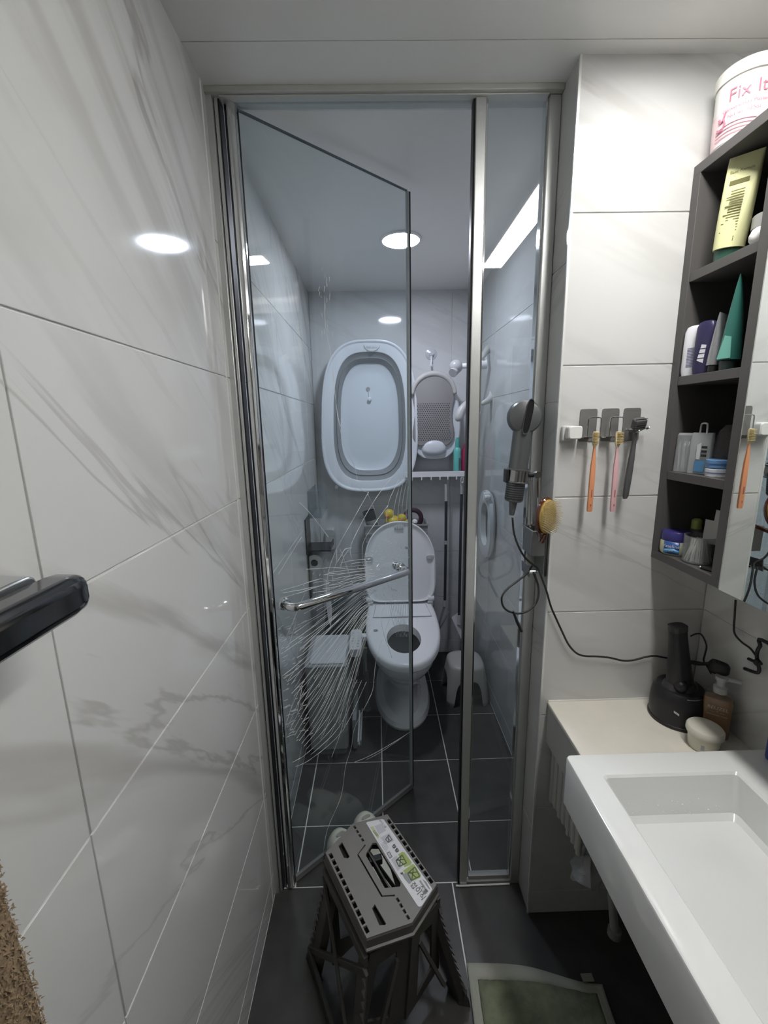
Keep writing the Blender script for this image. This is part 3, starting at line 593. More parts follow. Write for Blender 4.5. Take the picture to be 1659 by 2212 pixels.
MB().tube([(.402, 2.46, 1.02), (.403, 2.46, .78)], .0085, 12).build('upper_tube', POLE, t)
MB().tube([(.403, 2.46, .78), (.403, 2.46, .757)], .010, 12).build('clamp', LGREY, t)
MB().tube([(.403, 2.46, .757), (.401, 2.46, .40)], .0085, 12).build('lower_tube', POLE, t)
MB().tube([(.401, 2.46, .40), (.400, 2.46, .36)], [.010, .013], 12).build('neck', LGREY, t)
MB().beam((.400, 2.46, .365), (.345, 2.45, .17), .012, .010, (0, 1, 0)).beam((.352, 2.45, .18), (.425, 2.45, .325), .004, .02, (0, 1, 0)).build('head', mat('head_grey', (.3, .31, .32), .4), t)
t = thing('flat_mop', 'grey pole mop with white flat head, right one on the rail', 'mop', (.49, 2.47, .1))
MB().tube([(.490 + .007 * math.cos(a), 2.437, 1.145 + .018 * math.sin(a)) for a in [6.28319 * k / 16 for k in range(16)]], .004, 8, closed=True).build('eye', LGREY, t)
MB().tube([(.490, 2.45, 1.128), (.491, 2.455, 1.06)], .0075, 12).build('grip', LGREY, t)
MB().tube([(.491, 2.455, 1.06), (.489, 2.455, .30)], .0085, 12).build('tube', POLE, t)
MB().tube([(.489, 2.455, .30), (.487, 2.44, .245)], [.009, .014], 12).build('neck', LGREY, t)
MB().add([P(975, 1333, y=2.44), P(990, 1322, y=2.50), P(1014, 1392, y=2.42), P(1006, 1402, y=2.36)] + [P(975, 1333, y=2.44) + V((.004, .0, -.014)), P(990, 1322, y=2.50) + V((.004, 0, -.014)), P(1014, 1392, y=2.42) + V((.004, 0, -.014)), P(1006, 1402, y=2.36) + V((.004, 0, -.014))],
         [(0, 1, 2, 3), (7, 6, 5, 4), (0, 4, 5, 1), (1, 5, 6, 2), (2, 6, 7, 3), (3, 7, 4, 0)]).build('head_plate', WHITE, t, bevel=.003)
# ------------------------------------------------------------------ bath ring seat hung on the right wall
RING = mat('ring_grey', (.50, .50, .49), .4)
t = thing('bath_ring_seat', 'grey baby ring seat with white handle hung by the right wall', 'bath seat', (.52, 2.3, 1.55))
def rx(u, v, y): return P(u, v, y=y)
MB().tube(spline([rx(1042, 872, 2.15), rx(1062, 858, 2.2), rx(1071, 825, 2.27), rx(1072, 790, 2.3), rx(1066, 760, 2.3), rx(1056, 752, 2.28), rx(1040, 775, 2.2)], 5), [.010 + .018 * math.sin(3.14159 * k / 30) for k in range(31)], 14).build('seat_ring', RING, t, smooth=2)
MB().tube([rx(1050, 786, 2.22), rx(1030, 788, 2.22)], .024, 16).build('joint', WHITE, t)
MB().tube([rx(1034, 788, 2.22), rx(998, 791, 2.22)], .013, 14).build('shaft', WHITE, t)
MB().ball(rx(985, 792, 2.22), .033, .03, .034).tube([rx(984, 800, 2.22), rx(978, 806, 2.2)], .022, 14).build('suction_foot', mat('suction_grey', (.42, .42, .44), .25), t)
MB().tube(spline([rx(1020, 862, 2.22), rx(1003, 878, 2.2), rx(993, 897, 2.19), rx(993, 910, 2.19)], 4), [.010, .011, .013, .016, .019, .021, .022, .023, .023, .023, .022, .019, .013], 14).build('front_leg', mat('leg_grey', (.45, .45, .45), .4), t, smooth=2)
MB().tube(spline([rx(1062, 760, 2.33), rx(1074, 770, 2.33), rx(1080, 810, 2.33), rx(1083, 860, 2.33), rx(1083, 905, 2.33), rx(1080, 912, 2.33)], 5), [.016] * 3 + [.019] * 3 + [.013] * 20, 10).build('backrest_arc', mat('arc_white', (.66, .68, .70), .3), t, smooth=2)
t = thing('double_hook', 'white double hook on the right wall above ring seat', 'hook', (.56, 2.33, 1.75))
pt = [(1056, 758), (1057, 733), (1080, 733), (1080, 741), (1084, 744), (1083, 756), (1077, 760)]
MB().tube([rx(u, v, 2.33) for u, v in pt], .0065, 8).tube([rx(1060, 758, 2.33), rx(1071, 758, 2.33), rx(1072, 744, 2.33), rx(1078, 743, 2.33)], .004, 8).build('hook_frame', WHITE, t)
MB().box((XT - .012, 2.30, 1.77), (XT, 2.36, 1.83)).build('wall_pad', WHITE, t, bevel=.002)
# infant toilet seat on the right wall
t = thing('potty_seat', 'white infant potty seat hanging on the toilet room right wall', 'potty seat', (.55, 2.0, .95))
def pr(a, b, x, e=2.4): return ring((x, 2.13, .955), a, b, e, 36, (0, 1, 0), (0, 0, 1))
PT = mat('potty_white', (.52, .55, .57), .3)
MB().loft([pr(.115, .165, .572), pr(.125, .175, .56), pr(.122, .172, .545), pr(.10, .15, .538), pr(.075, .11, .545), pr(.072, .105, .572)], False, False).build('ring', PT, t)
MB().box((.52, 2.05, 1.09), (.552, 2.07, 1.13)).box((.525, 2.03, 1.105), (.55, 2.06, 1.118)).build('handle', WHITE, t, bevel=.003)
# plastic stool
ST = mat('stool_cream', (.52, .51, .48), .4)
t = thing('bath_stool', 'cream plastic low stool in front of the mops', 'stool', (.455, 2.09, 0))
sc_ = V((.456, 2.10, 0)); mb = MB(); n = 96; rows = []
prof = [(1.0, .112), (.6, .106), (.25, .098), (.08, .094), (.02, .088)]
for q in range(9):
    rw = []
    for k in range(n):
        a = 6.28319 * k / n; arch = .145 * max(0, 1 - (abs(math.sin(2 * (a + .785398))) ** 1 / .70) ** 4) ** .5 if abs(math.sin(2 * (a + .785398))) < .70 else 0
        arch = .14 * max(0, 1 - (abs(((a + .785398) % 1.570796) - .785398) / .46) ** 3) ** .5 if abs(((a + .785398) % 1.570796) - .785398) < .46 else 0
        z = arch + (.198 - arch) * q / 8; hw = .118 - .026 * (z / .2) ** 1.5
        c, s = math.cos(a), math.sin(a); e = 3.6
        rw.append(sc_ + V((hw * math.copysign(abs(c) ** (2 / e), c), hw * 1.03 * math.copysign(abs(s) ** (2 / e), s), z)))
    rows.append(rw)
for hw, z in ((.090, .205), (.082, .212), (.06, .2135), (.02, .212)):
    rows.append([sc_ + V((hw * math.copysign(abs(math.cos(6.28319 * k / n)) ** (2 / 3.4), math.cos(6.28319 * k / n)), hw * 1.03 * math.copysign(abs(math.sin(6.28319 * k / n)) ** (2 / 3.4), math.sin(6.28319 * k / n)), z)) for k in range(n)])
mb.loft(rows, False, True).build('shell', ST, t, solid=.005, smooth=1)
MB().lathe((.456, 2.10, .2135), [(.012, 0), (.012, .001)], 16).build('drain_hole', mat('stool_shade', (.3, .3, .28), .6), t)
# slippers
SL = mat('slipper_sage', (.60, .63, .56), .7); SLD = mat('slipper_sole', (.30, .31, .28), .7)
def slipper(tip, ang, lab, hs=1):
    tip = V(tip); d = V((math.sin(ang), -math.cos(ang), 0)); s = V((math.cos(ang), math.sin(ang), 0)); c = tip      # d points from toe to heel
    t = thing('slipper', lab, 'slipper', (c.x, c.y, 0), 'pair of slippers')
    def r_(z, k):
        return [c + d * (.125 - .125 * math.cos(a) * k) + s * (.045 + .005 * math.cos(a)) * k * math.copysign(abs(math.sin(a)) ** .85, math.sin(a)) + V((0, 0, z)) for a in [6.28319 * i / 40 for i in range(40)]]
    MB().loft([r_(.0, .93), r_(.004, 1), r_(.030, 1.0), r_(.034, .96)]).build('sole', SL, t, smooth=.7)
    MB().loft([r_(.0344, .80), r_(.0355, .78)]).build('footbed', mat('footbed', (.60, .62, .57), .8), t, smooth=0)
    rr = []
    for f, w_, h in ((.000, .014, .040), (.002, .028, .072), (.009, .040, .092), (.026, .047, .101), (.055, .050, .101), (.085, .051, .094), (.115, .051, .080)):
        o = c + d * f; rr.append([o + s * w_ * math.cos(a) + V((0, 0, .010 + (h * hs - .010) * max(0, math.sin(a)) ** .75)) for a in [3.14159 * i / 18 for i in range(19)]])
    MB().loft(rr, False, False, closed=False).build('vamp', SL, t, solid=.005, smooth=1)
    m = c + d * .042 + V((0, 0, .101 * hs + .0035))
    MB().loft([[m + d * .007 * math.cos(a) * k + s * .017 * math.sin(a) * k + V((0, 0, z - .0018 * math.sin(a) ** 2)) for a in [6.28319 * i / 20 for i in range(20)]] for k, z in ((1, -.002), (1, .0), (.9, .0006))]).build('logo', SLD, t, smooth=0)
slipper((-.170, 1.233, 0), .52, 'sage green closed slipper nearer the door hinge, toe against the glass', 1.12)
slipper((-.084, 1.306, 0), .46, 'sage green closed slipper nearer the handle side of the door')
# ================================================================== PIER: hair dryer on its holder, brush
GUN = mat('gunmetal', (.16, .165, .17), .35, .6); GUNL = mat('gunmetal_light', (.20, .20, .205), .3, .7); CORD = mat('black_cord', (.018, .018, .018), .45)
HOLD = mat('holder_grey', (.22, .22, .215), .35, .6)
t = thing('dryer_holder', 'grey metal hair dryer holder with box and poles on the pier side', 'holder', (.415, 1.08, 1.15))
MB().box((.424, 1.035, 1.075), (.4295, 1.115, 1.20)).build('back_plate', HOLD, t, bevel=.002)
bx = [(.388, 1.035), (.4235, 1.035), (.4235, 1.105), (.388, 1.105)]; bi = [(.391, 1.038), (.4205, 1.038), (.4205, 1.102), (.391, 1.102)]
MB().loft([[V((x, y, z)) for x, y in q] for q, z in ((bx, 1.130), (bx, 1.197), (bi, 1.197), (bi, 1.134))]).build('box', HOLD, t, bevel=.002)
MB().box((.4205, 1.034, 1.078), (.4225, 1.05, 1.130)).build('back_leg', HOLD, t)
MB().tube([(.4215, 1.045, 1.086), (.385, 1.045, 1.086)], .0038, 10).build('cord_peg', CHROME, t)
MB().prism([(.383, 1.025, 1.078), (.383, 1.080, 1.078), (.383, 1.085, 1.105), (.383, 1.03, 1.108)], (-.0025, 0, 0)).build('peg_plate', GUNL, t, bevel=.001)
MB().tube([(.412, 1.055, 1.197), (.404, 1.055, 1.333)], .004, 10).build('pole', CHROME, t)
MB().tube([(.398, 1.075, 1.197), (.392, 1.075, 1.333)], .004, 10).build('pole', CHROME, t)
rc = V((.352, 1.06, 1.335)); ad = (V((.362, 1.06, 1.477)) - V((.343, 1.06, 1.27))).normalized()
MB().lathe(rc - ad * .017, [(.0248, 0), (.0278, .0), (.0278, .034), (.0248, .034), (.0248, 0)], 32, ad, False, False).build('ring', mat('ring_steel', (.42, .42, .42), .22, 1), t)
for k, q in enumerate((-.0175, .0135)): MB().lathe(rc + ad * q, [(.0278, 0), (.0292, .0005), (.0292, .0035), (.0278, .004)], 32, ad, False, False).build('ring_edge', GUNL, t)
MB().tube([(.378, 1.06, 1.336), (.397, 1.055, 1.336)], .006, 10).build('ring_arm', BLACK, t)
MB().lathe((.398, 1.046, 1.337), [(.0085, 0), (.009, .002), (.009, .012), (.0085, .014)], 20, (0, 1, 0)).build('knob', CHROME, t)
MB().box((.3205, 1.045, 1.318), (.326, 1.075, 1.352)).build('clip', BLACK, t, bevel=.002)
t = thing('hair_dryer', 'gunmetal grey hair dryer standing in the ring holder', 'hair dryer', (.35, 1.06, 1.3))
p0 = V((.3445, 1.06, 1.27)); pt_ = V((.3625, 1.06, 1.472))
MB().lathe(p0, [(.0195, 0), (.0225, .003), (.0228, .01), (.0232, .1), (.0235, .17), (.0235, .2)], 36, ad).build('barrel', GUN, t)
MB().lathe(p0 + ad * .005, [(.0234 if k % 2 else .0226, .0028 * k) for k in range(20)], 36, ad, False, False).build('intake_grille', mat('grille', (.06, .063, .066), .35, .6), t)
hc = V((.362, 1.058, 1.478)); hx = V((-.20, -1, .02)).normalized()
MB().lathe(hc - hx * .034, [(.012, 0), (.030, .004), (.038, .013), (.041, .026), (.040, .044), (.036, .052), (.018, .057)], 40, hx).build('head', GUN, t)
MB().lathe(hc - hx * .034, [(.0412, .026), (.0416, .03), (.0412, .034)], 40, hx, False, False).build('head_trim', CHROME, t)
sx_ = V((.16, .0, .98)).normalized(); sy_ = hx.cross(sx_).normalized()
def slot(o, a, b, k=0): return [hc + V((.006, 0, 0)) + hx * o + sx_ * (p.x) + sy_ * (p.y) for p in ring((0, 0, 0), b, a, 3, 28)]
MB().loft([slot(.010, .009, .042), slot(.0265, .009, .042), slot(.0265, .0078, .040), slot(.024, .0076, .039)], True, False).build('nozzle', GUNL, t)
MB().loft([slot(.0245, .0077, .0395), slot(.025, .0077, .0395)]).build('nozzle_slot', mat('void', (.004, .004, .005), .9), t)
MB().lathe(p0, [(.0105, .002), (.009, -.012), (.0072, -.03), (.006, -.036)], 18, ad).build('cord_grip', GUN, t)
def cy_(u, v, y): return P(u, v, y=y)
cp = [cy_(1107, 1118, 1.055), cy_(1110, 1150, 1.05), cy_(1119, 1178, 1.04), cy_(1133, 1203, 1.03), cy_(1150, 1219, 1.025), cy_(1160, 1226, 1.03), cy_(1167, 1240, 1.025)]
cord1 = cp + [cy_(1180, 1275, 1.012), cy_(1190, 1310, 1.008), cy_(1204, 1342, 1.007), cy_(1216, 1368, 1.007), cy_(1228, 1392, 1.007), cy_(1244, 1410, 1.007), cy_(1262, 1417, 1.007), cy_(1290, 1418, 1.007), cy_(1318, 1421, 1.007),
              cy_(1345, 1427, 1.007), cy_(1368, 1426, 1.007), cy_(1395, 1419, 1.007), cy_(1415, 1417, 1.007), cy_(1438, 1421, 1.005), cy_(1480, 1427, 1.0), cy_(1510, 1431, 1.0), cy_(1535, 1437, 1.0)]
MB().tube(spline(cord1, 5), .0026, 8).build('power_cord', CORD, t, smooth=2)
lp = [cy_(1149, 1222, 1.035), cy_(1140, 1237, 1.03), cy_(1118, 1255, 1.02), cy_(1096, 1272, 1.01), cy_(1084, 1290, 1.0), cy_(1087, 1310, 1.0), cy_(1100, 1321, 1.0), cy_(1122, 1325, 1.0), cy_(1143, 1318, 1.0), cy_(1160, 1298, 1.01), cy_(1163, 1268, 1.02), cy_(1152, 1236, 1.03)]
MB().tube(spline(lp, 5), .0026, 8).build('cord_loop', CORD, t, smooth=2)
MB().tube([cy_(1108, 1320, .998), cy_(1118, 1345, 1.005), cy_(1127, 1364, 1.01)], [.0025, .004, .0035], 8).build('cord_tie', CORD, t)
# hairbrush
t = thing('hairbrush', 'round paddle hairbrush with amber cushion and steel pins in holder box', 'hairbrush', (.405, 1.07, 1.2))
bc = P(1178, 1114, y=.992); nb = V((.38, -.92, .05)).normalized(); ub = V((.10, .10, .99)); ub = (ub - nb * ub.dot(nb)).normalized(); vb = nb.cross(ub)
def br(k, o): return [bc + ub * (.045 * k * math.sin(a) * (1 if math.sin(a) > 0 else 1.06)) + vb * (.029 * k * math.cos(a)) + nb * o for a in [6.28319 * i / 36 for i in range(36)]]
MB().loft([br(.55, -.010), br(.85, -.007), br(1, -.001), br(1, .004), br(.93, .007), br(.88, .006)]).build('head', mat('tortoiseshell', (.085, .018, .008), .12, coat=.6), t)
MB().loft([br(.89, .004), br(.88, .009), br(.7, .013), br(.35, .0155)]).build('cushion', mat('amber_cushion', (.40, .27, .07), .5), t)
mb = MB()
for i in range(-8, 9):
    for j in range(-5, 6):
        a, b = i * .0047 + (j % 2) * .0022, j * .0046
        if (a / .040) ** 2 + (b / .0255) ** 2 < .93:
            o = bc + ub * a + vb * b + nb * .011; tip = o + nb * .017 + ub * a * .10 + vb * b * .12; mb.tube([o, tip], [.0007, .0006], 4); mb.ball(tip, .0011, n=5, m=4)
mb.build('pins', mat('gold_pin', (.80, .72, .50), .3, .5), t, smooth=0, kind='stuff')
MB().tube([bc - ub * .045, bc - ub * .062, V((.405, 1.040, 1.195)), V((.405, 1.05, 1.14))], [.009, .006, .0065, .008], 12).build('handle', mat('tortoiseshell', (.085, .018, .008), .12, coat=.6), t)
# ================================================================== TILE WALL: holders, brushes, hook
YT = YB
WP = mat('wall_plate', (.235, .23, .222), .42, .5)
t = thing('wall_clip', 'small white square clip on tiles left of toothbrush holders', 'hook', (.457, YT, 1.44))
MB().loft([ring((.452, y, 1.438), a, b, 6, 24, (1, 0, 0), (0, 0, 1)) for y, a, b in ((YT, .0155, .018), (YT - .008, .0155, .018), (YT - .010, .014, .0165))]).build('base', LGREY, t)
MB().loft([ring((.460, y, 1.440), a, b, 6, 24, (1, 0, 0), (0, 0, 1)) for y, a, b in ((YT - .010, .0165, .0150), (YT - .026, .0165, .0150), (YT - .029, .014, .013))]).build('front', mat('clip_white', (.72, .72, .70), .3), t)
def holder(x, lab, wire=True):
    t = thing('toothbrush_holder', lab, 'holder', (x, YT, 1.45), 'steel toothbrush holders on the tile wall')
    z1, z0 = 1.494, 1.418
    MB().loft([ring((x, y, (z0 + z1) / 2), .0205, .038, 12, 32, (1, 0, 0), (0, 0, 1)) for y in (YT, YT - .0025)]).build('plate', WP, t, bevel=.0006)
    if wire:
        y = YT - .022; MB().tube([(x + .0215, YT - .003, z0 + .012), (x + .0215, y, z0 + .012)], .0016, 6).build('side_wire', STEEL, t)
        MB().tube(spline([(x - .010, y, z0 + .010), (x - .010, y, z1 - .028), (x - .005, y, z1 - .021), (x + .014, y, z1 - .021), (x + .019, y, z1 - .026), (x + .019, y, z0 + .012)], 3), .0014, 8).build('loop', CHROME, t)
        MB().tube([(x - .020, YT - .003, z0 + .010), (x - .020, y - .004, z0 + .010), (x + .0215, y - .004, z0 + .010), (x + .0215, YT - .003, z0 + .010)], .0014, 8).build('rest_wire', CHROME, t)
        MB().box((x - .02, y, z0 + .0095), (x + .004, YT - .003, z0 + .0105)).build('tray', STEEL, t)
    else:
        y = YT - .018
        MB().tube(spline([(x - .026, y - .004, z0 + .028), (x - .012, y, z0 + .024), (x + .012, y, z0 + .024), (x + .030, y - .006, z0 + .031)], 4), [.0035, .003, .002, .002, .002, .002, .002, .002, .0022, .0026, .0034, .0036, .003], 8).build('claw', CHROME, t)
        MB().tube([(x, YT - .002, z0 + .024), (x, y, z0 + .024)], .005, 10).build('stud', STEEL, t)
    return t
holder(.500, 'leftmost steel wire toothbrush holder, orange toothbrush in it')
holder(.552, 'middle steel wire toothbrush holder, pink toothbrush in it')
holder(.603, 'right steel claw holder carrying the dark grey razor', False)
def toothbrush(ut, vt, ub_, vb_, m, lab, turn):
    y = YT - .034; a, b = P(ut, vt, y=y), P(ub_, vb_, y=y); t = thing('toothbrush', lab, 'toothbrush', b, 'toothbrushes on the tile wall')
    d = (b - a).normalized(); sd = d.cross(V((0, 1, 0))).normalized()
    def sec(f, w_, th): c = a.lerp(b, f); return [c + sd * w_ * i + V((0, th * j, 0)) for i, j in ((-1, -.7), (-.6, -1), (.6, -1), (1, -.7), (1, .7), (.6, 1), (-.6, 1), (-1, .7))]
    MB().loft([sec(.18, .0022, .002), sec(.3, .0032, .0028), sec(.42, .0052, .0035), (sec(.6, .0056, .0038)), sec(.97, .0058, .0038), sec(1, .005, .003)]).build('handle', m, t)
    MB().loft([sec(0, .004, .002), sec(.02, .0058, .0028), sec(.15, .0058, .0028), sec(.19, .0025, .002)]).build('head', mat('brush_cream', (.62, .52, .34), .5), t)
    mb = MB()
    for i in range(8):
        for j in range(-2, 3):
            c = a.lerp(b, .012 + i * .019) + sd * j * .0022 * (1 if not turn else 1); n_ = V((.45 * turn, -1, .0)).normalized()
            mb.tube([c, c + n_ * .0095], .0008, 5)
    mb.build('bristles', mat('bristle_yellow', (.66, .52, .22), .6), t, smooth=0, kind='stuff')
    for f, l in ((.72, .10), (.90, .03)):
        c = a.lerp(b, f) + V((0, -.0045, 0)); flat([c + sd * -.001, c + sd * .001, c + sd * .001 + d * l * .17, c - sd * .001 + d * l * .17], 'print', mat('print_dark', (.3, .12, .1), .6), t, (0, -.0003, 0))
toothbrush(1287, 932, 1273, 1105, mat('orange_plastic', (.72, .30, .15), .4), 'translucent orange toothbrush hanging from left wire holder', 0)
toothbrush(1336, 932, 1323, 1105, mat('pink_plastic', (.70, .42, .44), .4), 'pale pink toothbrush hanging from middle wire holder', 1)
t = thing('razor', 'dark grey razor hanging on the right claw holder', 'razor', (.6, YT - .03, 1.3)); y = YT - .032
RZ = mat('razor_grey', (.085, .085, .088), .4)
ra, rb = P(1373, 935, y=y), P(1350, 1077, y=y)
MB().loft([ring(ra.lerp(rb, f), w_, d_, 3, 16, (1, 0, .1), (0, 1, 0)) for f, w_, d_ in ((0, .004, .004), (.15, .0042, .0045), (.4, .0062, .006), (.7, .0068, .0065), (.95, .0062, .006), (1, .004, .004))]).build('handle', RZ, t)
hc_ = P(1380, 918, y=y - .004)
hdm = MB().beam(hc_ + V((-.0135, 0, .001)), hc_ + V((.0135, 0, .004)), .018, .026, (0, -.5, 1)).build('head', RZ, t, bevel=.004, seg=3)
for i in range(6):
    q = hc_ + V((0, -.010, .0115 - i * .0042)); MB().beam(q + V((-.0125, 0, 0)), q + V((.0125, 0, .003)), .004, .0012).build('blade', STEEL, hdm, smooth=0)
# ================================================================== MIRROR CABINET
CX0, CX1, CZ0, CZ1 = .686, .84, 1.128, 1.988
t = thing('mirror_cabinet', 'dark grey wall cabinet with open shelves and mirror doors', 'cabinet', (.76, .6, CZ0))
for y0, y1, dx in ((.998, YB, 0), (.802, .826, 0), (-.25, -.23, .004)): MB().box((CX0 + dx, y0, CZ0 + .020), (CX1 - .006, y1, CZ1 - .020)).build('side_panel', CABW, t, bevel=.0005)
MB().box((CX0, -.25, CZ1 - .020), (CX1, YB, CZ1)).build('top_panel', CABW, t, bevel=.0008)
MB().box((CX0, -.25, CZ0), (CX1, YB, CZ0 + .020)).build('bottom_panel', CABW, t, bevel=.0008)
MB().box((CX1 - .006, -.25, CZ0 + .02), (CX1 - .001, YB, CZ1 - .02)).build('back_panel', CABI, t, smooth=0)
for z in (1.346, 1.560, 1.776): MB().box((CX0 + .002, .826, z - .019), (CX1 - .006, .998, z)).build('shelf', CABW, t, bevel=.0008)
for y0, y1 in ((.40, .799), (-.0, .397), (-.25, -.003)):
    d_ = MB().box((CX0 - .002, y0, CZ0), (CX0 + .002, y1, CZ1)).build('mirror_door', MIRROR, t, smooth=0, label='frameless mirror door')
    MB().box((CX0 + .002, y0, CZ0), (CX0 + .004, y1, CZ1)).build('door_back', CABW, d_, smooth=0)
MB().box((CX0 - .001, .799, CZ0), (CX0 + .003, .8025, CZ1)).build('door_edge', ALU, t, smooth=0)
# things in and on the cabinet; c = standing point
def W_(u, v, x): return P(u, v, x=x)
t = thing('powder_tub', 'white round tub with pink lettering on top of the cabinet', 'tub', (.732, .962, CZ1))
POT = mat('pot_white', (.80, .78, .76), .35); pc = V((.735, .962, CZ1))
MB().lathe(pc, [(.046, 0), (.0485, .004), (.050, .100), (.050, .106)], 40).build('body', POT, t)
MB().lathe(pc, [(.052, .108), (.053, .112), (.053, .128), (.050, .131), (.003, .131)], 40).build('lid', mat('pot_lid', (.82, .81, .76), .35), t)
MB().lathe(pc, [(.0489, .004), (.0502, .06)], 40, cap0=False, cap1=False).build('pink_label', mat('pale_pink', (.78, .60, .62), .5), t)
PK = mat('dusty_pink', (.42, .16, .22), .6)
def wraptext(s, z, size, phi, m=PK, r=.0512, c=pc, par=None, nm='lettering'):
    o = text(s, nm, m, par or t, (0, 0, 0), (1, 0, 0), (0, 0, 1), size, lift=0); o0 = ORG[(par or t).name]
    for v in o.data.vertices:
        p = v.co + o0; a = phi + p.x / r; v.co = V((c.x + r * math.cos(a), c.y + r * math.sin(a), z + p.z)) - o0
wraptext('Fix It', CZ1 + .078, .030, math.radians(234)); wraptext('Conversation Plaster', CZ1 + .056, .0085, math.radians(231)); wraptext('Net wt. 10.5oz', CZ1 + .044, .0085, math.radians(231))
for k in range(4): MB().tube([(pc.x + .0506 * math.cos(a), pc.y + .0506 * math.sin(a), CZ1 + .010 + k * .006 + .004 * math.sin((a - 3) * 2.2)) for a in [3.1 + .09 * i for i in range(16)]], .0006, 4).build('wavy_line', PK, t, smooth=0)
MB().tube([(pc.x + .0506 * math.cos(a), pc.y + .0506 * math.sin(a), CZ1 + z) for a, z in ((3.16, .032), (3.24, .026), (3.36, .027), (3.44, .036), (3.38, .046), (3.45, .056))], .0018, 5).tube([(pc.x + .0506 * math.cos(a), pc.y + .0506 * math.sin(a), CZ1 + z) for a, z in ((3.2, .048), (3.3, .040), (3.38, .044))], .0022, 5).build('emblem', PK, t)
def squeeze(name, base, top, wb, wt, m, capm, caph, lab, cat='tube', up=(0, 1, 0), g=None, tb=None):
    "tube standing on its cap: round below, flat crimp above"
    b, tp = V(base), V(top); d = (tp - b).normalized(); s1_ = (V(up) - d * V(up).dot(d)).normalized(); s2_ = d.cross(s1_); L_ = (tp - b).length
    t = thing(name, lab, cat, base, g); tb = tb or wb
    MB().loft([ring(b + d * z, r * 1.0, r * .92, 2, 24, s1_, s2_) for r, z in ((wb * .86, .001), (wb * .9, caph * .9), (wb * .82, caph))]).build('cap', capm, t)
    rs = []
    for k in range(9):
        f = k / 8; z = caph + (L_ - caph) * f; wd = wb + (wt - wb) * f; th = tb * (1 - f) ** .8 + .0012; rs.append(ring(b + d * z, wd, th, 2 + f * 3, 28, s1_, s2_))
    MB().loft(rs).build('tube', m, t); return t, b, d, s1_, s2_
# top bay
b_, t_ = W_(1570, 548, .745), W_(1613, 324, .745)
t, b, d, s1_, s2_ = squeeze('cream_tube', (.722, .944, 1.777), (.722, .924, 1.962), .026, .0285, mat('pale_yellow_tube', (.62, .62, .34), .4), mat('dark_green_cap', (.03, .10, .07), .3), .024, 'pale yellow tube with green cap on top shelf', up=(.55, -.84, 0))
nf = s2_ if s2_.dot(V((-1, 0, 0))) > 0 else -s2_
def face(z, q, o): return b + d * z + s1_ * q + nf * o
for z, w0, w1, h in ((.135, -.016, .016, .008),): flat([face(z, w0, .0115), face(z, w1, .0115), face(z + h, w1, .0105), face(z + h, w0, .0105)], 'brown_band', mat('olive_print', (.12, .11, .03), .6), t, nf * .0006)
for i in range(15): z = .052 + i * .005; q = .0255 - .012 * z / .18; flat([face(z, -.008 - .006 * (i % 3 == 0), q - .0006), face(z, .014, q - .0006), face(z + .0018, .014, q - .0009), face(z + .0018, -.008 - .006 * (i % 3 == 0), q - .0009)], 'print_line', mat('olive_print', (.12, .11, .03), .6), t, nf * .0006)
for i in range(6): flat([face(.034, -.004 + i * .003, .0232), face(.034, -.0025 + i * .003, .0232), face(.043, -.0025 + i * .003, .0226), face(.043, -.004 + i * .003, .0226)], 'barcode_bar', mat('olive_print', (.12, .11, .03), .6), t, nf * .0006)
text('Basic Formula', 'lettering', mat('olive_print', (.12, .11, .03), .6), t, face(.158, 0, .008), s1_ if s1_.cross(d).dot(nf) > 0 else -s1_, d, .007)
t = thing('cream_jar', 'grey round jar behind the yellow tube on top shelf', 'jar', (.76, .893, 1.776))
MB().lathe((.760, .893, 1.776), [(.026, 0), (.028, .004), (.028, .045)], 28).build('body', mat('jar_grey', (.35, .35, .35), .4), t); MB().lathe((.760, .893, 1.821), [(.029, 0), (.029, .022), (.027, .024)], 28).build('lid', mat('jar_lid', (.42, .42, .41), .4), t)
t = thing('lotion_bottle', 'white egg-shaped bottle at the front right of top shelf', 'bottle', (.705, .842, 1.776)); MB().lathe((.703, .848, 1.777), [(.010, 0), (.014, .006), (.0145, .014), (.010, .024), (.004, .028)], 20).build('body', mat('egg_white', (.7, .69, .66), .3), t)
t = thing('brown_bottle', 'amber bottle deep in the top shelf', 'bottle', (.80, .86, 1.84)); MB().lathe((.822, .905, 1.776), [(.012, 0), (.013, .01), (.013, .09), (.006, .11), (.006, .13)], 20).build('body', mat('amber', (.05, .018, .01), .2), t)
# second bay
def deo(c, m, capm, lab, hh):
    t = thing('deodorant_stick', lab, 'deodorant', c); c = V(c)
    MB().loft([ring(c + V((0, 0, z)), a, b, 3, 28, (.5, -.86, 0), (.86, .5, 0)) for z, a, b in ((0, .017, .010), (.012, .019, .012), (hh * .62, .019, .012), (hh * .62, .0185, .0115))]).build('body', m, t)
    MB().loft([ring(c + V((0, 0, z)), a, b, 3, 28, (.5, -.86, 0), (.86, .5, 0)) for z, a, b in ((hh * .62, .019, .012), (hh * .88, .018, .0115), (hh * .97, .0145, .0085), (hh, .008, .004))]).build('cap', capm, t); return t
NAV = mat('navy_plastic', (.030, .026, .075), .3)
t = deo((.702, .979, 1.560), mat('deo_white', (.70, .70, .74), .3), mat('deo_white', (.70, .70, .74), .3), 'white rounded deodorant stick at left of second shelf', .105)
c_ = V((.702, .979, 1.56)); dv = V((.5, -.86, 0)); nv = V((-.86, -.5, 0))
for i in range(13): z = .018 + i * .0032; flat([c_ + dv * q + nv * .0121 + V((0, 0, z + h)) for q, h in ((-.006, 0), (.008, 0), (.008, .0014), (-.006, .0014))], 'print_line', mat('blue_print', (.12, .12, .25), .6), t, nv * .0004)
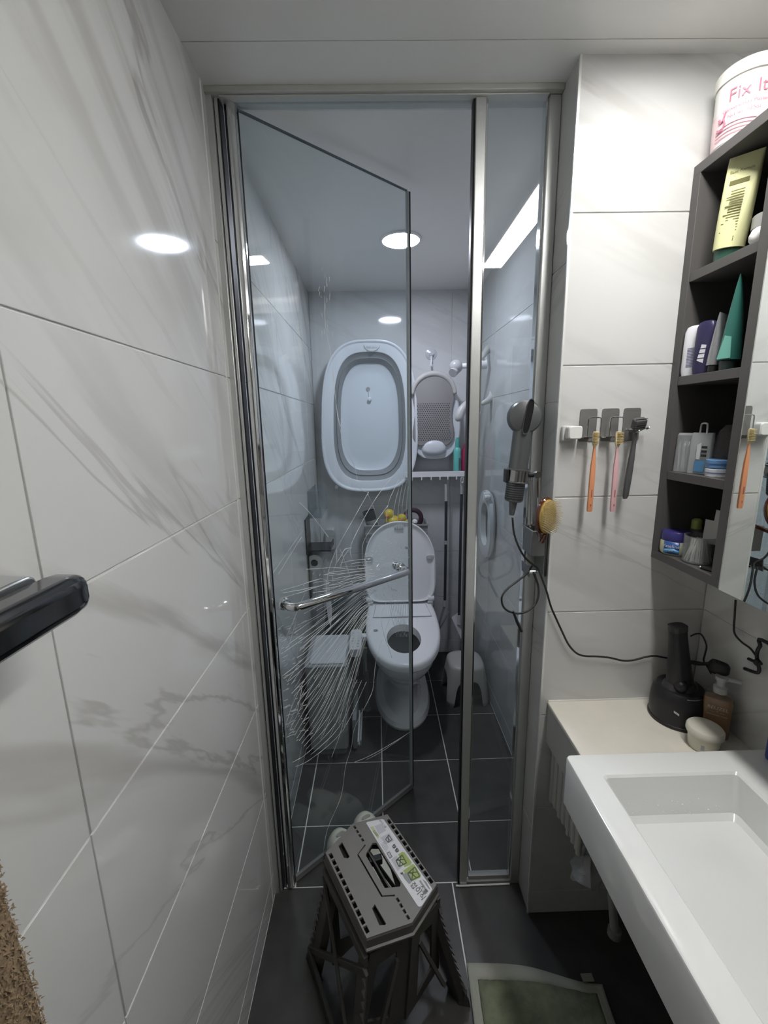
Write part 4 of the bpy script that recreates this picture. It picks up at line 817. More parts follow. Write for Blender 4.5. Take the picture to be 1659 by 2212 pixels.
t = deo((.704, .947, 1.560), NAV, NAV, 'navy blue rounded deodorant stick beside the white one', .108)
c_ = V((.704, .947, 1.56))
flat([c_ + dv * q + nv * .0122 + V((0, 0, h)) for q, h in ((-.008, .028), (.004, .022), (.007, .058), (-.002, .060))], 'emblem_leaf', mat('silver_print', (.6, .6, .65), .3), t, nv * .0004)
for k in (1, 2, 3): flat([c_ + dv * q + nv * .0127 + V((0, 0, h)) for q, h in ((-.009, .022 + k * .0095), (.008, .022 + k * .0095), (.008, .0235 + k * .0095), (-.009, .0235 + k * .0095))], 'emblem_gap', NAV, t, nv * .0003)
squeeze('silver_tube', (.708, .922, 1.561), (.712, .918, 1.675), .0135, .019, mat('silver_foil', (.42, .42, .44), .28, .8, bump=.5, bscale=120), mat('black_cap', (.02, .02, .02), .3), .014, 'crumpled silver tube between navy stick and green tube', up=(.62, .4, 0))
t, b, d, s1_, s2_ = squeeze('shower_gel_tube', (.714, .893, 1.561), (.716, .886, 1.735), .0185, .024, mat('bottle_green', (.035, .15, .125), .25), mat('gel_cap', (.02, .035, .03), .3), .020, 'tall green crimped tube on the second shelf', up=(.72, .60, 0))
flat([b + d * z + V((-.9, -.42, 0)).normalized() * .020 + V((.42, -.9, 0)).normalized() * q for z, q in ((.022, -.012), (.022, .012), (.062, .008), (.066, -.004))], 'mint_label', mat('mint', (.16, .42, .35), .35), t, (-.0005, -.0003, 0))
t = thing('black_tube', 'black tube with white sideways letters at second shelf right end', 'tube', (.735, .862, 1.561))
MB().loft([ring((.735, .862, z), a, b, 2.5, 24, (.8, .2, 0), (-.2, .8, 0)) for z, a, b in ((1.561, .018, .012), (1.68, .022, .006), (1.70, .023, .002))]).build('tube', mat('tube_black', (.015, .02, .02), .35), t)
text('Head care', 'lettering', mat('letter_grey', (.45, .48, .47), .5), t, (.7235, .8545, 1.65), (0, -.05, -1), (.85, -.45, 0), .014)
text('Men U', 'lettering', mat('letter_grey', (.45, .48, .47), .5), t, (.7195, .853, 1.60), (0, 0, 1), (-.85, .45, 0), .014)
# third bay
t = thing('swab_pack', 'clear plastic hanging pack of floss picks on third shelf', 'pack', (.72, .94, 1.346))
CP = glassy('pack_film', (.75, .77, .78), .15, body=.30)
MB().loft([ring((.716, .972, z), a, b, 6, 24, (.35, -.94, 0), (.94, .35, 0)) for z, a, b in ((1.347, .028, .012), (1.43, .027, .009), (1.435, .026, .004))]).build('pouch', CP, t)
mb = MB()
for i in range(22):
    y = .955 + .0018 * i; x = .716 + random.uniform(-.005, .005) - (y - .972) * .35; mb.tube([(x, y, 1.350 + random.random() * .01), (x + random.uniform(-.004, .004), y + random.uniform(-.008, .008), 1.40 + random.random() * .02)], .0011, 5)
mb.build('picks', mat('pick_white', (.6, .6, .6), .4), t, smooth=0, kind='stuff')
t = thing('blue_pack', 'zip pack with blue label and hang loop beside floss pack', 'pack', (.716, .935, 1.346))
MB().loft([ring((.716, .935, z), a, b, 6, 24, (.35, -.94, 0), (.94, .35, 0)) for z, a, b in ((1.347, .022, .010), (1.42, .022, .008), (1.436, .022, .003))]).build('pouch', CP, t)
MB().tube(spline([(.716, .946, 1.434), (.716, .945, 1.452), (.716, .941, 1.456), (.716, .931, 1.456), (.716, .927, 1.452), (.716, .926, 1.434)], 3), .0018, 8).build('hang_loop', LGREY, t)
flat([V((.7055 + q * .3, .930 - q, z)) for q, z in ((-.006, 1.352), (.016, 1.352), (.016, 1.378), (-.006, 1.375))], 'blue_label', mat('label_blue', (.08, .22, .40), .4), t, (-.0006, -.0002, 0))
flat([V((.7055 + q * .3, .930 - q, z)) for q, z in ((-.004, 1.379), (.004, 1.379), (.004, 1.415), (-.004, 1.41))], 'white_label', mat('label_white', (.55, .56, .58), .4), t, (-.0006, -.0002, 0))
for i in range(3): flat([V((.7055 + q * .3, .930 - q, 1.385 + i * .009 + h)) for q, h in ((.006, 0), (.017, 0), (.017, .005), (.006, .005))], 'print_block', BLACK, t, (-.0006, -.0002, 0))
t = thing('mesh_pouch', 'dark mesh pouch stuffed full at the back of third shelf', 'pouch', (.765, .86, 1.346))
rr = []
for z, a, b in ((1.347, .03, .02), (1.37, .038, .026), (1.41, .038, .026), (1.44, .028, .018), (1.452, .018, .006)): rr.append([p + V((random.uniform(-.002, .002), random.uniform(-.002, .002), 0)) for p in ring((.758, .905, z), a * .9, b * 1.2, 2.2, 20, (.3, -.95, 0), (.95, .3, 0))])
MB().loft(rr).build('sack', mat('mesh_dark', (.07, .062, .06), .8, bump=.8, bscale=400), t, smooth=.5)
TINB = mat('tin_blue', (.12, .26, .48), .3); TINW = mat('tin_white', (.55, .57, .62), .3)
for k, (z, m, lab) in enumerate(((1.346, TINW, 'white and blue flat tin at the bottom of the tin stack'), (1.3645, TINB, 'blue flat tin stacked on top of the white tin'))):
    t = thing('flat_tin', lab, 'tin', (.722, .885, z), 'stacked flat tins'); MB().lathe((.722, .885, z), [(.024, 0), (.025, .001), (.025, .009)], 30).build('base', m, t); MB().lathe((.722, .885, z + .0092), [(.0257, 0), (.0257, .007), (.0245, .008)], 30).build('lid', TINB if k else TINW, t)
    MB().lathe((.722, .885, z + .0085), [(.0259, 0), (.0259, .0012)], 30, cap0=False, cap1=False).build('rim_line', mat('line_blue', (.06, .12, .35), .3), t)
# bottom bay
t = thing('petroleum_jelly_jar', 'yellowish jelly jar with dark blue lid on bottom shelf', 'jar', (.72, .966, 1.148)); jc = V((.716, .980, 1.148))
MB().lathe(jc, [(.026, 0), (.030, .004), (.0315, .012), (.0315, .03), (.029, .036)], 36).build('body', mat('jelly_yellow', (.58, .58, .40), .2), t)
MB().lathe(jc, [(.0300, .034), (.0305, .036), (.030, .054), (.028, .057)], 36).build('lid', mat('lid_blue', (.04, .035, .17), .3), t)
MB().loft([[V((jc.x + r * math.cos(a), jc.y + r * math.sin(a), jc.z + z)) for a in [math.radians(190 + 4 * i) for i in range(16)]] for r, z in ((.0319, .005), (.0321, .034))], False, False, closed=False).build('label', mat('label_deepblue', (.03, .09, .30), .3), t, solid=.0003)
MB().loft([[V((jc.x + r * math.cos(a), jc.y + r * math.sin(a), jc.z + z + .004 * math.sin(i * .2))) for i, a in enumerate([math.radians(190 + 4 * i) for i in range(16)])] for r, z in ((.0323, .006), (.0324, .014))], False, False, closed=False).build('label_swoosh', mat('label_sky', (.12, .35, .62), .3), t, solid=.0003)
wraptext('Vaseline', jc.z + .0235, .0115, math.radians(218), mat('letter_white', (.75, .75, .78), .4), .0328, jc)
wraptext('original', jc.z + .014, .005, math.radians(216), mat('letter_white', (.75, .75, .78), .4), .0330, jc)
t = thing('dropper_bottle', 'green capped small bottle behind the blue lidded jar', 'bottle', (.77, .97, 1.148)); MB().lathe((.765, .984, 1.148), [(.013, 0), (.013, .06)], 20).build('body', mat('balm_body', (.10, .11, .10), .3), t); MB().lathe((.765, .984, 1.208), [(.011, 0), (.011, .02), (.006, .024)], 20).build('cap', mat('balm_cap', (.36, .42, .12), .35), t)
t = thing('dark_box', 'flat dark box behind the blue lidded jar', 'box', (.79, .925, 1.148)); MB().box((.775, .905, 1.148), (.805, .965, 1.222)).build('carton', mat('carton_dark', (.03, .035, .03), .5), t, bevel=.001)
t = thing('swab_cup', 'clear cup of cotton swabs on the bottom shelf', 'cup', (.726, .874, 1.148)); uc = V((.722, .912, 1.148))
MB().lathe(uc, [(.029, 0), (.031, .002), (.031, .062), (.0295, .062), (.0295, .003)], 32, cap1=True).build('cup', BOTTLE, t)
mb = MB()
for i in range(80):
    a = random.uniform(0, 6.28); r = .026 * random.random() ** .4; q = uc + V((r * math.cos(a), r * math.sin(a), .004)); e = q + V((-r * .5 * math.cos(a) + random.uniform(-.006, .006), -r * .5 * math.sin(a) + random.uniform(-.006, .006), .05)); mb.tube([q, e], .0013, 5)
mb.build('swabs', mat('cotton', (.62, .61, .60), .9), t, smooth=0, kind='stuff')
for i, (u, v, h, lab) in enumerate(((.734, .902, .098, 'white paper sachet leaning left in swab cup'), (.738, .885, .122, 'white paper sachet leaning right in swab cup'))):
    t = thing('sachet', lab, 'sachet', (u, v, 1.2), 'sachets in the swab cup'); MB().prism([(u - .008, v + .010, 1.195), (u + .004, v - .008, 1.195), (u + .004 + .003 * i, v - .010, 1.148 + h), (u - .008 + .003 * i, v + .008, 1.150 + h)], (.001, .001, 0)).build('paper', mat('sachet_white', (.5, .5, .49), .6), t, smooth=0)
t = thing('hair_clip', 'small black clip with bright end on bottom shelf edge', 'clip', (.695, .85, 1.149)); MB().tube([(.695, .866, 1.1515), (.706, .842, 1.1515)], .003, 8).build('body', BLACK, t); MB().ball((.6945, .867, 1.152), .0032, n=10, m=8).build('tip', CHROME, t)
# ================================================================== LEDGE AND BASIN
t = thing('vanity_ledge', 'beige stone ledge along the tile wall behind the basin', 'ledge', (.64, .9, .603))
MB().box((.449, .772, .603), (XW, YB, .715)).build('apron', mat('ledge_grey', (.40, .39, .37), .45), t, bevel=.001)
MB().box((.447, .772, .715), (XW, YB, .7255)).build('top', BEIGE, t, bevel=.002)
MB().tube([(.449, YB - .001, .7265), (.83, YB - .001, .7265)], .0025, 6).build('silicone_bead', mat('silicone', (.66, .66, .63), .5), t)
BX0, BY0, BY1, BZ = .3835, -.32, .772, .778
def rr4(x0, y0, x1, y1, z, r=.012, n=5):
    out = []
    for cx_, cy2, a0 in ((x1 - r, y1 - r, 0), (x0 + r, y1 - r, 90), (x0 + r, y0 + r, 180), (x1 - r, y0 + r, 270)):
        for k in range(n + 1): a = math.radians(a0 + 90 * k / n); out.append(V((cx_ + r * math.cos(a), cy2 + r * math.sin(a), z)))
    return out
t = thing('washbasin', 'large white rectangular ceramic washbasin', 'basin', (.62, .2, .662))
IX0, IX1, IY0, IY1 = .437, .70, -.2, .712
MB().loft([rr4(BX0 + .006, BY0, XW, BY1, .662), rr4(BX0, BY0, XW, BY1, .668), rr4(BX0, BY0, XW, BY1, BZ - .005, .010), rr4(BX0 + .0015, BY0, XW - .001, BY1 - .0015, BZ - .0015, .010), rr4(BX0 + .005, BY0, XW - .004, BY1 - .005, BZ, .010),
           rr4(IX0 - .004, IY0, IX1 + .004, IY1 + .004, BZ, .008), rr4(IX0, IY0 + .002, IX1, IY1, BZ - .004, .008), rr4(IX0 + .004, IY0 + .01, IX1 - .006, IY1 - .018, BZ - .075, .012), rr4(IX0 + .012, IY0 + .02, IX1 - .014, IY1 - .028, BZ - .084, .012)]).build('bowl', SINKM, t, smooth=.5)
dc = V((.68, .40, BZ - .0835))
MB().lathe(dc, [(.034, 0), (.034, .003), (.028, .004), (.027, .001)], 32).build('drain_ring', CHROME, t); MB().lathe(dc, [(.024, .001), (.025, .006), (.018, .009)], 32).build('drain_plug', mat('drain_dark', (.1, .1, .105), .2, 1), t)
for k in range(30):
    x, y = (random.uniform(.47, .66), IY1 - .012) if k < 30 else (random.uniform(.45, .66), random.uniform(.5, .68)); z = BZ - .05 + random.uniform(-.02, .015) if k < 30 else BZ - .0835
    if k == 0: mb = MB()
    mb.ball((x, y - (BZ - z) * .2, z), random.uniform(.0006, .0014), n=6, m=4)
mb.build('water_drops', mat('water_drop', (.85, .86, .86), .02, coat=1), t, kind='stuff')
t = thing('blue_bottle', 'blue bottle cut off at the right picture edge', 'bottle', (.8, .77, BZ)); MB().lathe((.800, .742, BZ), [(.012, 0), (.013, .004), (.013, .05), (.008, .06), (.008, .075)], 20).build('body', mat('bottle_blue', (.06, .09, .3), .3), t)
# shaver on its dock
SB = mat('shaver_black', (.014, .014, .016), .38); t = thing('shaver_dock', 'black round cleaning dock with dark base on the ledge', 'dock', (.742, .935, .7255)); sc2 = V((.747, .945, .7255))
MB().lathe(sc2, [(.061, 0), (.063, .003), (.063, .008), (.061, .010)], 48).build('foot', BLACK, t)
MB().lathe(sc2, [(.0615, .010), (.062, .02), (.0605, .06), (.057, .078), (.050, .088), (.040, .090)], 48).build('housing', SB, t)
MB().loft([ring(sc2 + V((-.004, -.004, z)), a, a * .8, 2, 32) for z, a in ((.088, .042), (.100, .036), (.108, .025))]).build('cradle', mat('cradle', (.03, .03, .033), .25), t)
MB().tube([sc2 + V((.052 * math.cos(a), .052 * math.sin(a), .082)) for a in [math.radians(250 + 4 * k) for k in range(11)]], .0022, 6).build('highlight_ring', STEEL, t)
MB().prism([sc2 + V((.0615 * math.cos(a), .0615 * math.sin(a), z)) for a, z in ((3.95, .046), (4.13, .041), (4.13, .046), (3.95, .051))], (-.0004, -.0008, 0)).build('badge', mat('badge_white', (.5, .5, .5), .4), t, smooth=0)
t = thing('electric_shaver', 'black electric shaver standing upside down in its dock', 'shaver', (.745, .94, .82)); q0 = sc2 + V((-.006, -.006, .092)); q1 = P(1464, 1352, y=.945)
up_ = (q1 - q0).normalized(); u1 = up_.cross(V((0, 1, 0))).normalized(); u2 = up_.cross(u1)
MB().loft([ring(q0 + (q1 - q0) * f, a, b, e, 28, u1, u2) for f, a, b, e in ((0, .027, .024, 2.2), (.1, .029, .025, 2.2), (.22, .0265, .024, 2.5), (.5, .0215, .020, 2.8), (.8, .0185, .017, 3), (.97, .0180, .016, 3), (1, .016, .014, 3))]).build('body', SB, t)
MB().ball(q0 + u1 * .012 + V((.0, -.018, .012)), .016).build('side_cap', SB, t)
e0 = q1 - up_ * .012; MB().loft([ring(e0, .0195, .0175, 3, 24, u1, u2), ring(e0 + up_ * .013, .0195, .0175, 3, 24, u1, u2)]).build('end_cap', mat('shaver_end', (.03, .03, .032), .3), t)
# gel bottle and jar
AMB = mat('amber_gel', (.30, .15, .05), .25, trans=.15)
t = thing('gel_bottle', 'amber gel bottle with clear pump lettered REUZEL on ledge', 'bottle', (.79, .865, .7255)); gc = V((.793, .882, .7255)); gu, gv = V((.80, -.60, 0)), V((.60, .80, 0))
MB().loft([ring(gc + V((0, 0, z)), a, b, 4, 32, gu, gv) for z, a, b in ((0, .026, .014), (.004, .028, .016), (.092, .028, .016), (.098, .026, .014))]).build('gel', AMB, t)
MB().loft([ring(gc + V((0, 0, z)), a, b, 4, 32, gu, gv) for z, a, b in ((0, .0285, .0165), (.10, .0285, .0165), (.110, .024, .014), (.114, .014, .010))]).build('shell', glassy('gel_shell', (.93, .92, .9), .05, body=.05), t)
MB().lathe(gc + V((0, 0, .112)), [(.014, 0), (.014, .014), (.009, .018), (.009, .030), (.013, .032), (.013, .040)], 20).tube([gc + V((0, 0, .148)), gc + V((.006, -.008, .150)) + gu * .026], .005, 10).build('pump', mat('pump_clear', (.55, .56, .55), .2, alpha=.6), t)
nn = V((-.60, -.80, 0)); LET = mat('letter_cream', (.55, .48, .38), .5)
text('REUZEL', 'lettering', LET, t, gc + nn * .0172 + V((0, 0, .078)), gu, (0, 0, 1), .0115); text('\u2014 * \u2014', 'lettering', LET, t, gc + nn * .0172 + V((0, 0, .068)), gu, (0, 0, 1), .009); text('GROOMING TONIC', 'lettering', LET, t, gc + nn * .0172 + V((0, 0, .060)), gu, (0, 0, 1), .0045)
t = thing('cream_pot', 'small cream lidded pot in front of the shaver dock', 'pot', (.735, .842, .7255)); kc = V((.737, .842, .7255)); CRM = mat('cream_pot', (.62, .60, .50), .35)
MB().lathe(kc, [(.027, 0), (.029, .003), (.033, .042)], 36).build('cup', CRM, t); MB().lathe(kc, [(.0365, .038), (.037, .040), (.0368, .048), (.034, .052), (.003, .0525)], 36).build('lid', mat('cream_lid', (.66, .64, .55), .3), t)
flat([kc + V((.0305 * math.cos(a), .0305 * math.sin(a), z)) for a, z in ((3.9, .010), (4.1, .010), (4.1, .022), (3.9, .022))], 'tiny_label', GREYP, t, (-.0006, -.0009, 0))
# cables on the corner
def cable(name, pts, r, lab, x=None, cat='cable'):
    q = [V(p) for p in pts]; o = MB().tube(spline(q, 6), r, 8).build(name, CORD, org=q[0], smooth=2); return tag(o, lab, cat)
X9 = .826
cable('charger_cable', [W_(1589, 1296, X9), W_(1587, 1330, X9), W_(1586, 1365, X9), W_(1600, 1385, X9), W_(1620, 1400, X9), W_(1632, 1415, X9)], .0022, 'thin black cable dropping from under the mirror door')
cable('thick_cable', [(.826, .60, .975), W_(1659, 1389, X9), W_(1642, 1396, X9), W_(1635, 1412, X9), W_(1637, 1432, X9), W_(1640, 1447, X9), W_(1634, 1453, X9), W_(1608, 1444, X9)], .0038, 'thick black cable bending at the right picture edge')
cable('shaver_cable', [W_(1492, 1374, .80), W_(1505, 1369, .80), W_(1516, 1372, .80), W_(1526, 1394, .80), W_(1523, 1412, .80), W_(1520, 1427, .80), W_(1528, 1440, .80), W_(1536, 1455, .79)], .002, 'thin curly shaver cable beside the black dock')
cable('flat_cable', [W_(1480, 1425, .79), W_(1500, 1433, .79), W_(1520, 1434, .79), W_(1534, 1433, .79), W_(1548, 1430, .79)], .0042, 'short thick black cable running behind the shaver')
for u, v in ((1526, 1397), (1508, 1428)): pass
t = thing('charger_plug', 'black oval power adapter above the gel bottle', 'adapter', W_(1553, 1441, .80)); pc2 = W_(1553, 1441, .80)
MB().loft([ring(pc2 + V((0, 0, z)), a, b, 3, 24, (.5, -.86, 0), (.86, .5, 0)) for z, a, b in ((-.017, .014, .009), (-.010, .021, .013), (.006, .021, .013), (.012, .017, .010))]).build('body', BLACK, t)
t = thing('velcro_tie', 'black velcro strap tied around the thick cable', 'strap', W_(1636, 1431, X9)); c3 = W_(1636, 1431, .82)
MB().tube([c3 + V((0, .022, -.004)), c3 + V((-.002, 0, 0)), c3 + V((0, -.010, .003))], .0035, 6).ball(c3, .008, n=8, m=6).build('strap', BLACK, t)
# under the ledge
t = thing('pleated_cover', 'ribbed whitish plastic strips hanging under the ledge corner', 'strips', (.46, .93, .6)); PL = mat('pleat_plastic', (.44, .43, .41), .35)
for i in range(13):
    y = 1.004 - i * .0135; zb_ = .420 + .0012 * i + random.uniform(-.005, .005)
    MB().loft([ring((.470 + .003 * (i % 2), y, z), a, a * .9, 2, 12) for z, a in ((zb_, .004), (zb_ + .004, .0072), (.596, .0072), (.603, .006))]).build('strip', PL, t)
t = thing('plastic_bag', 'crumpled clear plastic bag hanging under the basin', 'bag', (.50, .85, .36)); rr = []
for z, a in ((.43, .006), (.405, .012), (.38, .024), (.36, .036), (.345, .036), (.335, .018)): rr.append([p + V((random.uniform(-.009, .009), random.uniform(-.009, .009), random.uniform(-.005, .005))) for p in ring((.505, .86, z), a, a, 2, 14)])
MB().loft(rr).tube([(.505, .86, .43), (.505, .87, .61)], .0015, 5).build('film', glassy('bag_film', (.7, .7, .69), .2, refl=2, body=.22), t, smooth=.2)
t = thing('drain_hose', 'grey drain hose dropping below the basin', 'hose', (.53, .8, .2)); MB().tube([(.535, .80, .36), (.545, .79, .27)], [.009, .010], 12).build('hose', mat('hose_grey', (.28, .28, .27), .4), t); MB().lathe((.545, .79, .255), [(.015, 0), (.015, .018), (.010, .02)], 16).build('nut', mat('hose_nut', (.2, .2, .19), .4), t)
MB().tube([(.535, .80, .36), (.56, .77, .5), (.60, .742, .66)], .009, 10).build('upper_hose', mat('hose_grey', (.28, .28, .27), .4), t)
# near-black boxes stand in for the open, shaded space under the basin
t = thing('basin_shade_block', 'near-black boxes standing in for the open shade under the basin', 'cabinet', (.66, .1, .0))
MB().box((.60, -.32, .06), (XW, .62, .655)).build('shade_body', mat('under_basin_shade', (.012, .011, .010), .5), t, bevel=.001)
MB().box((.597, .15, .07), (.60, .615, .645)).build('door', mat('under_basin_shade', (.012, .011, .010), .5), t, bevel=.001)  # thin slab of the same painted shade, no real door
MB().box((.62, -.30, 0), (XW, .60, .06)).build('shade_base', mat('under_basin_shade', (.012, .011, .010), .5), t)
# mat
t = thing('bath_mat', 'sage green bath mat with pale border on dark tiles', 'mat', (.38, .6, 0)); mb = MB(); NX, NY = 44, 56; vs = []
x0, x1, y0, y1 = .213, .56, .18, .895
for j in range(NY + 1):
    for i in range(NX + 1):
        fx, fy = i / NX, j / NY; y = y0 + (y1 - y0) * fy - .045 * fx * fy ** 6 + .01 * math.sin(fx * 5) * fy ** 8; x = x0 + (x1 - x0) * fx + .006 * math.sin(fy * 7)
        ed = min(fx * (x1 - x0), (1 - fx) * (x1 - x0), fy * (y1 - y0), (1 - fy) * (y1 - y0)); z = .010 + (.0 if ed < .022 else .003 + random.uniform(0, .0035)) + (.003 * math.sin(fx * 9 + fy * 3) if ed >= 0 else 0)
        vs.append((x, y, z))
f_in, f_bd = [], []
for j in range(NY):
    for i in range(NX):
        q = (j * (NX + 1) + i, j * (NX + 1) + i + 1, (j + 1) * (NX + 1) + i + 1, (j + 1) * (NX + 1) + i); (f_in if 2 < i < NX - 3 and 2 < j < NY - 3 else f_bd).append(q)
MB().add(vs, f_bd).build('border', mat('mat_border', (.36, .37, .31), .9, bump=.5, bscale=300), t, solid=.009, smooth=2)
MB().add(vs, f_in).build('pile', mat('mat_green', (.18, .20, .13), .95, bump=1, bscale=250, var=.28, vscale=30), t, solid=.009, smooth=2)
MB().box((.515, .845, .0135), (.545, .862, .0165)).build('care_tag', mat('tag_white', (.25, .25, .22), .8), t)
# ================================================================== FOLDING STEP STOOL
SZ = .39
def T(u, v, z=SZ): return P(u, v, z=z)
def px(cu, cv): return 740 + cu * .13261, 1750 + cv * .13261    # detail crop coordinates to the photograph's pixels
t = thing('step_stool', 'taupe folding plastic step stool with a white sticker', 'step stool', (-.02, .86, 0))
A, B, C_, D_, E1, F_ = [T(*p) for p in ((703, 1842), (762, 1779), (837, 1759), (943, 1911), (890, 1993), (792, 2027))]
ctr = (A + D_) / 2
holes = []
def quadhole(p, q, w_, inset=0):
    d_ = (q - p).normalized(); s_ = d_.cross(V((0, 0, 1))); return [p + s_ * w_ / 2, q + s_ * w_ / 2, q - s_ * w_ / 2, p - s_ * w_ / 2]
def row(p, q, n_, w_, frac=.78):
    p, q = V(p), V(q)
    for i in range(n_):
        a = p.lerp(q, (i + (1 - frac) / 2) / n_); b = p.lerp(q, (i + (1 + frac) / 2) / n_); holes.append(quadhole(a, b, w_))
row(T(712, 1842), T(796, 2017), 11, .0085); row(T(837, 1769), T(935, 1909), 11, .0085)
row(T(764, 1783), T(786, 1819), 4, .006, .7); row(T(856, 1938), T(885, 1988), 4, .006, .7)
for poly in (((387, 697), (487, 535), (550, 533), (945, 1180), (935, 1245), (685, 1270), (385, 750)), ((480, 1600), (525, 1530), (710, 1850), (690, 1870), (600, 1875))): holes.append([T(*px(*p)) for p in poly])
holes.append([T(*p) for p in ((731, 1827), (739, 1819), (755, 1850), (752, 1854), (743, 1853))])
gl = [T(*p) for p in ((789, 1825), (773, 1846), (825, 1936), (853, 1934))]; gw = []
offs = [V((.0013, .0013, 0))] * 4
g1 = [p + (ctr - p).normalized().cross(V((0, 0, 1))) * 0 for p in gl]
def off2(pts, o):
    out = []
    for i in range(len(pts)):
        a = pts[max(i - 1, 0)]; b = pts[min(i + 1, len(pts) - 1)]; d_ = (b - a).normalized(); out.append(pts[i] + d_.cross(V((0, 0, 1))) * o)
    return out
holes.append(off2(gl, .0019) + off2(gl, -.0019)[::-1])
outer = [A, B, C_, D_, E1, F_]
MB().holed(outer, holes, (0, 0, -.006)).build('top', TAUPE, t, smooth=0)
def rim(z, g): return [p + (p - ctr).normalized() * g + V((0, 0, z)) for p in outer]
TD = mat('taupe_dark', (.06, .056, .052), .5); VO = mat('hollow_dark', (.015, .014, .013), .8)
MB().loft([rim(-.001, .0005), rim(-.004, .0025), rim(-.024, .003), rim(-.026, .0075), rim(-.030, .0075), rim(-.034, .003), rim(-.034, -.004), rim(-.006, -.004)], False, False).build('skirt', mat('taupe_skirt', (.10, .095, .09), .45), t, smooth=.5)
MB().prism([B + V((0, 0, -.0064)), B + (C_ - B) * .04 + V((0, 0, -.0064)), E1 + (F_ - E1) * -.0 + V((0, 0, -.0064)), E1 + (F_ - E1) * .04 + V((0, 0, -.0064))], (0, 0, -.02)).build('fold_joint', TD, t, smooth=0)
# near-black sheet paints the hollow's shade under the slots, grip hole left open
gh = [T(*px(*p)) for p in ((350, 690), (470, 505), (580, 505), (985, 1180), (960, 1280), (665, 1300), (350, 750))]
MB().holed([p + (ctr - p) * .08 for p in outer], [gh], (0, 0, -.012)).xf(lambda p: p - V((0, 0, .013))).build('hollow_shade_sheet', VO, t, smooth=0)
MB().beam(T(*px(430, 850), z=SZ - .02), T(*px(640, 790), z=SZ - .02), .016, .018).build('hand_bar', BLACK, t, bevel=.002)
feet = {'A': (V((-.225, .925, 0)), A), 'C': (V((.085, 1.085, 0)), C_), 'D': (V((.205, .815, 0)), D_), 'F': (V((-.075, .625, 0)), F_)}
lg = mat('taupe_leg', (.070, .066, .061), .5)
for k, (ft, tp) in feet.items():
    nb_ = {'A': F_, 'C': D_, 'D': C_, 'F': A}[k]; sd = (nb_ - tp).normalized(); out = V((ft.x - ctr.x, ft.y - ctr.y, 0)).normalized(); tpz = tp + V((0, 0, -.034)) - out * .006
    a0, a1 = tpz, tpz + sd * .035; b0, b1 = ft, ft + sd * .045; inn = (-out) * .022
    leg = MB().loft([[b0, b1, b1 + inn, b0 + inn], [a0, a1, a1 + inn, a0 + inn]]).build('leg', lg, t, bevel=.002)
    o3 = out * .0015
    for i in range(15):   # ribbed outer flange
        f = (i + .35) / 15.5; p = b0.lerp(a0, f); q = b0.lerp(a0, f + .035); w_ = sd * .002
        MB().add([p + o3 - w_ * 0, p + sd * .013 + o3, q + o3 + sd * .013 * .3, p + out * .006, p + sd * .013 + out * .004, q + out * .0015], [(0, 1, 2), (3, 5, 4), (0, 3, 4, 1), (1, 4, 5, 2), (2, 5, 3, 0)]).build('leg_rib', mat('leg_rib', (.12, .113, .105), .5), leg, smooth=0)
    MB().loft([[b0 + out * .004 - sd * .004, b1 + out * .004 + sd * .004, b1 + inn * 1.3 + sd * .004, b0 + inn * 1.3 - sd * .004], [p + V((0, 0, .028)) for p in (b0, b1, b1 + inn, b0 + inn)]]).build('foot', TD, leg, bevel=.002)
def lp_(k, f): ft, tp = feet[k]; return ft.lerp(tp + V((0, 0, -.034)), f)
for a, b in (('A', 'F'), ('C', 'D')):      # each long side: cross rails and X braces
    for f, w_ in ((.10, .034), (.93, .03)): MB().beam(lp_(a, f), lp_(b, f), .010, w_).build('side_rail', lg, t, bevel=.001)
    MB().beam(lp_(a, .12), lp_(b, .88), .008, .016).beam(lp_(b, .12), lp_(a, .88), .008, .016).build('side_brace', lg, t, bevel=.001)
for a, b, m_ in (('A', 'C', B), ('D', 'F', E1)):    # folding end panels meeting under the top's point
    mt = m_ + V((0, 0, -.034)) - (m_ - ctr).normalized() * .006; mb_ = (feet[a][0] + feet[b][0]) / 2 * .45 + V((m_.x, m_.y, 0)) * .55 + V((0, 0, .05)) - (m_ - ctr).normalized() * .045
    for k in (a, b):
        p0_, p1_ = lp_(k, .97), lp_(k, .16); q0_, q1_ = mt, mb_
        def bil(u_, v_): return p0_.lerp(q0_, u_).lerp(p1_.lerp(q1_, u_), v_)
        n3 = (q0_ - p0_).cross(p1_ - p0_).normalized()
        MB().holed([bil(.08, 0), bil(1, 0), bil(1, 1), bil(.08, 1)], [[bil(.3, .18), bil(.3, .82), bil(.72, .90), bil(.72, .14)]], n3 * .006).build('end_panel', lg, t, smooth=0)
        MB().beam(bil(.3, .85), bil(.72, .2), .008, .010, n3).build('end_strut', lg, t)
# sticker on the top
stk = [T(*px(*p), z=SZ + .0002) for p in ((385, 215), (400, 195), (640, 148), (670, 155), (1455, 1275), (1458, 1300), (1290, 1565), (1250, 1580), (1225, 1565), (970, 1180))]
sk = MB().prism(stk, (0, 0, .0006)).build('sticker', mat('sticker_white', (.66, .66, .68), .35), t, smooth=0, label='white sticker with green pictures')
def sp(pts, m, name='sticker_print', z=.0009): MB().prism([T(*px(*p), z=SZ + z) for p in pts], (0, 0, .0002)).build(name, m, sk, smooth=0)
G1 = mat('print_green', (.36, .44, .14), .5); G2 = mat('print_pale', (.50, .50, .54), .5); G3 = mat('print_ink', (.10, .10, .105), .5); G4 = mat('print_mid', (.30, .31, .31), .5)
sp([(905, 720), (975, 680), (1010, 690), (1125, 850), (1110, 890), (1010, 930)], G1); sp([(985, 990), (1140, 880), (1170, 890), (1280, 1060), (1265, 1100), (1130, 1160)], G1)
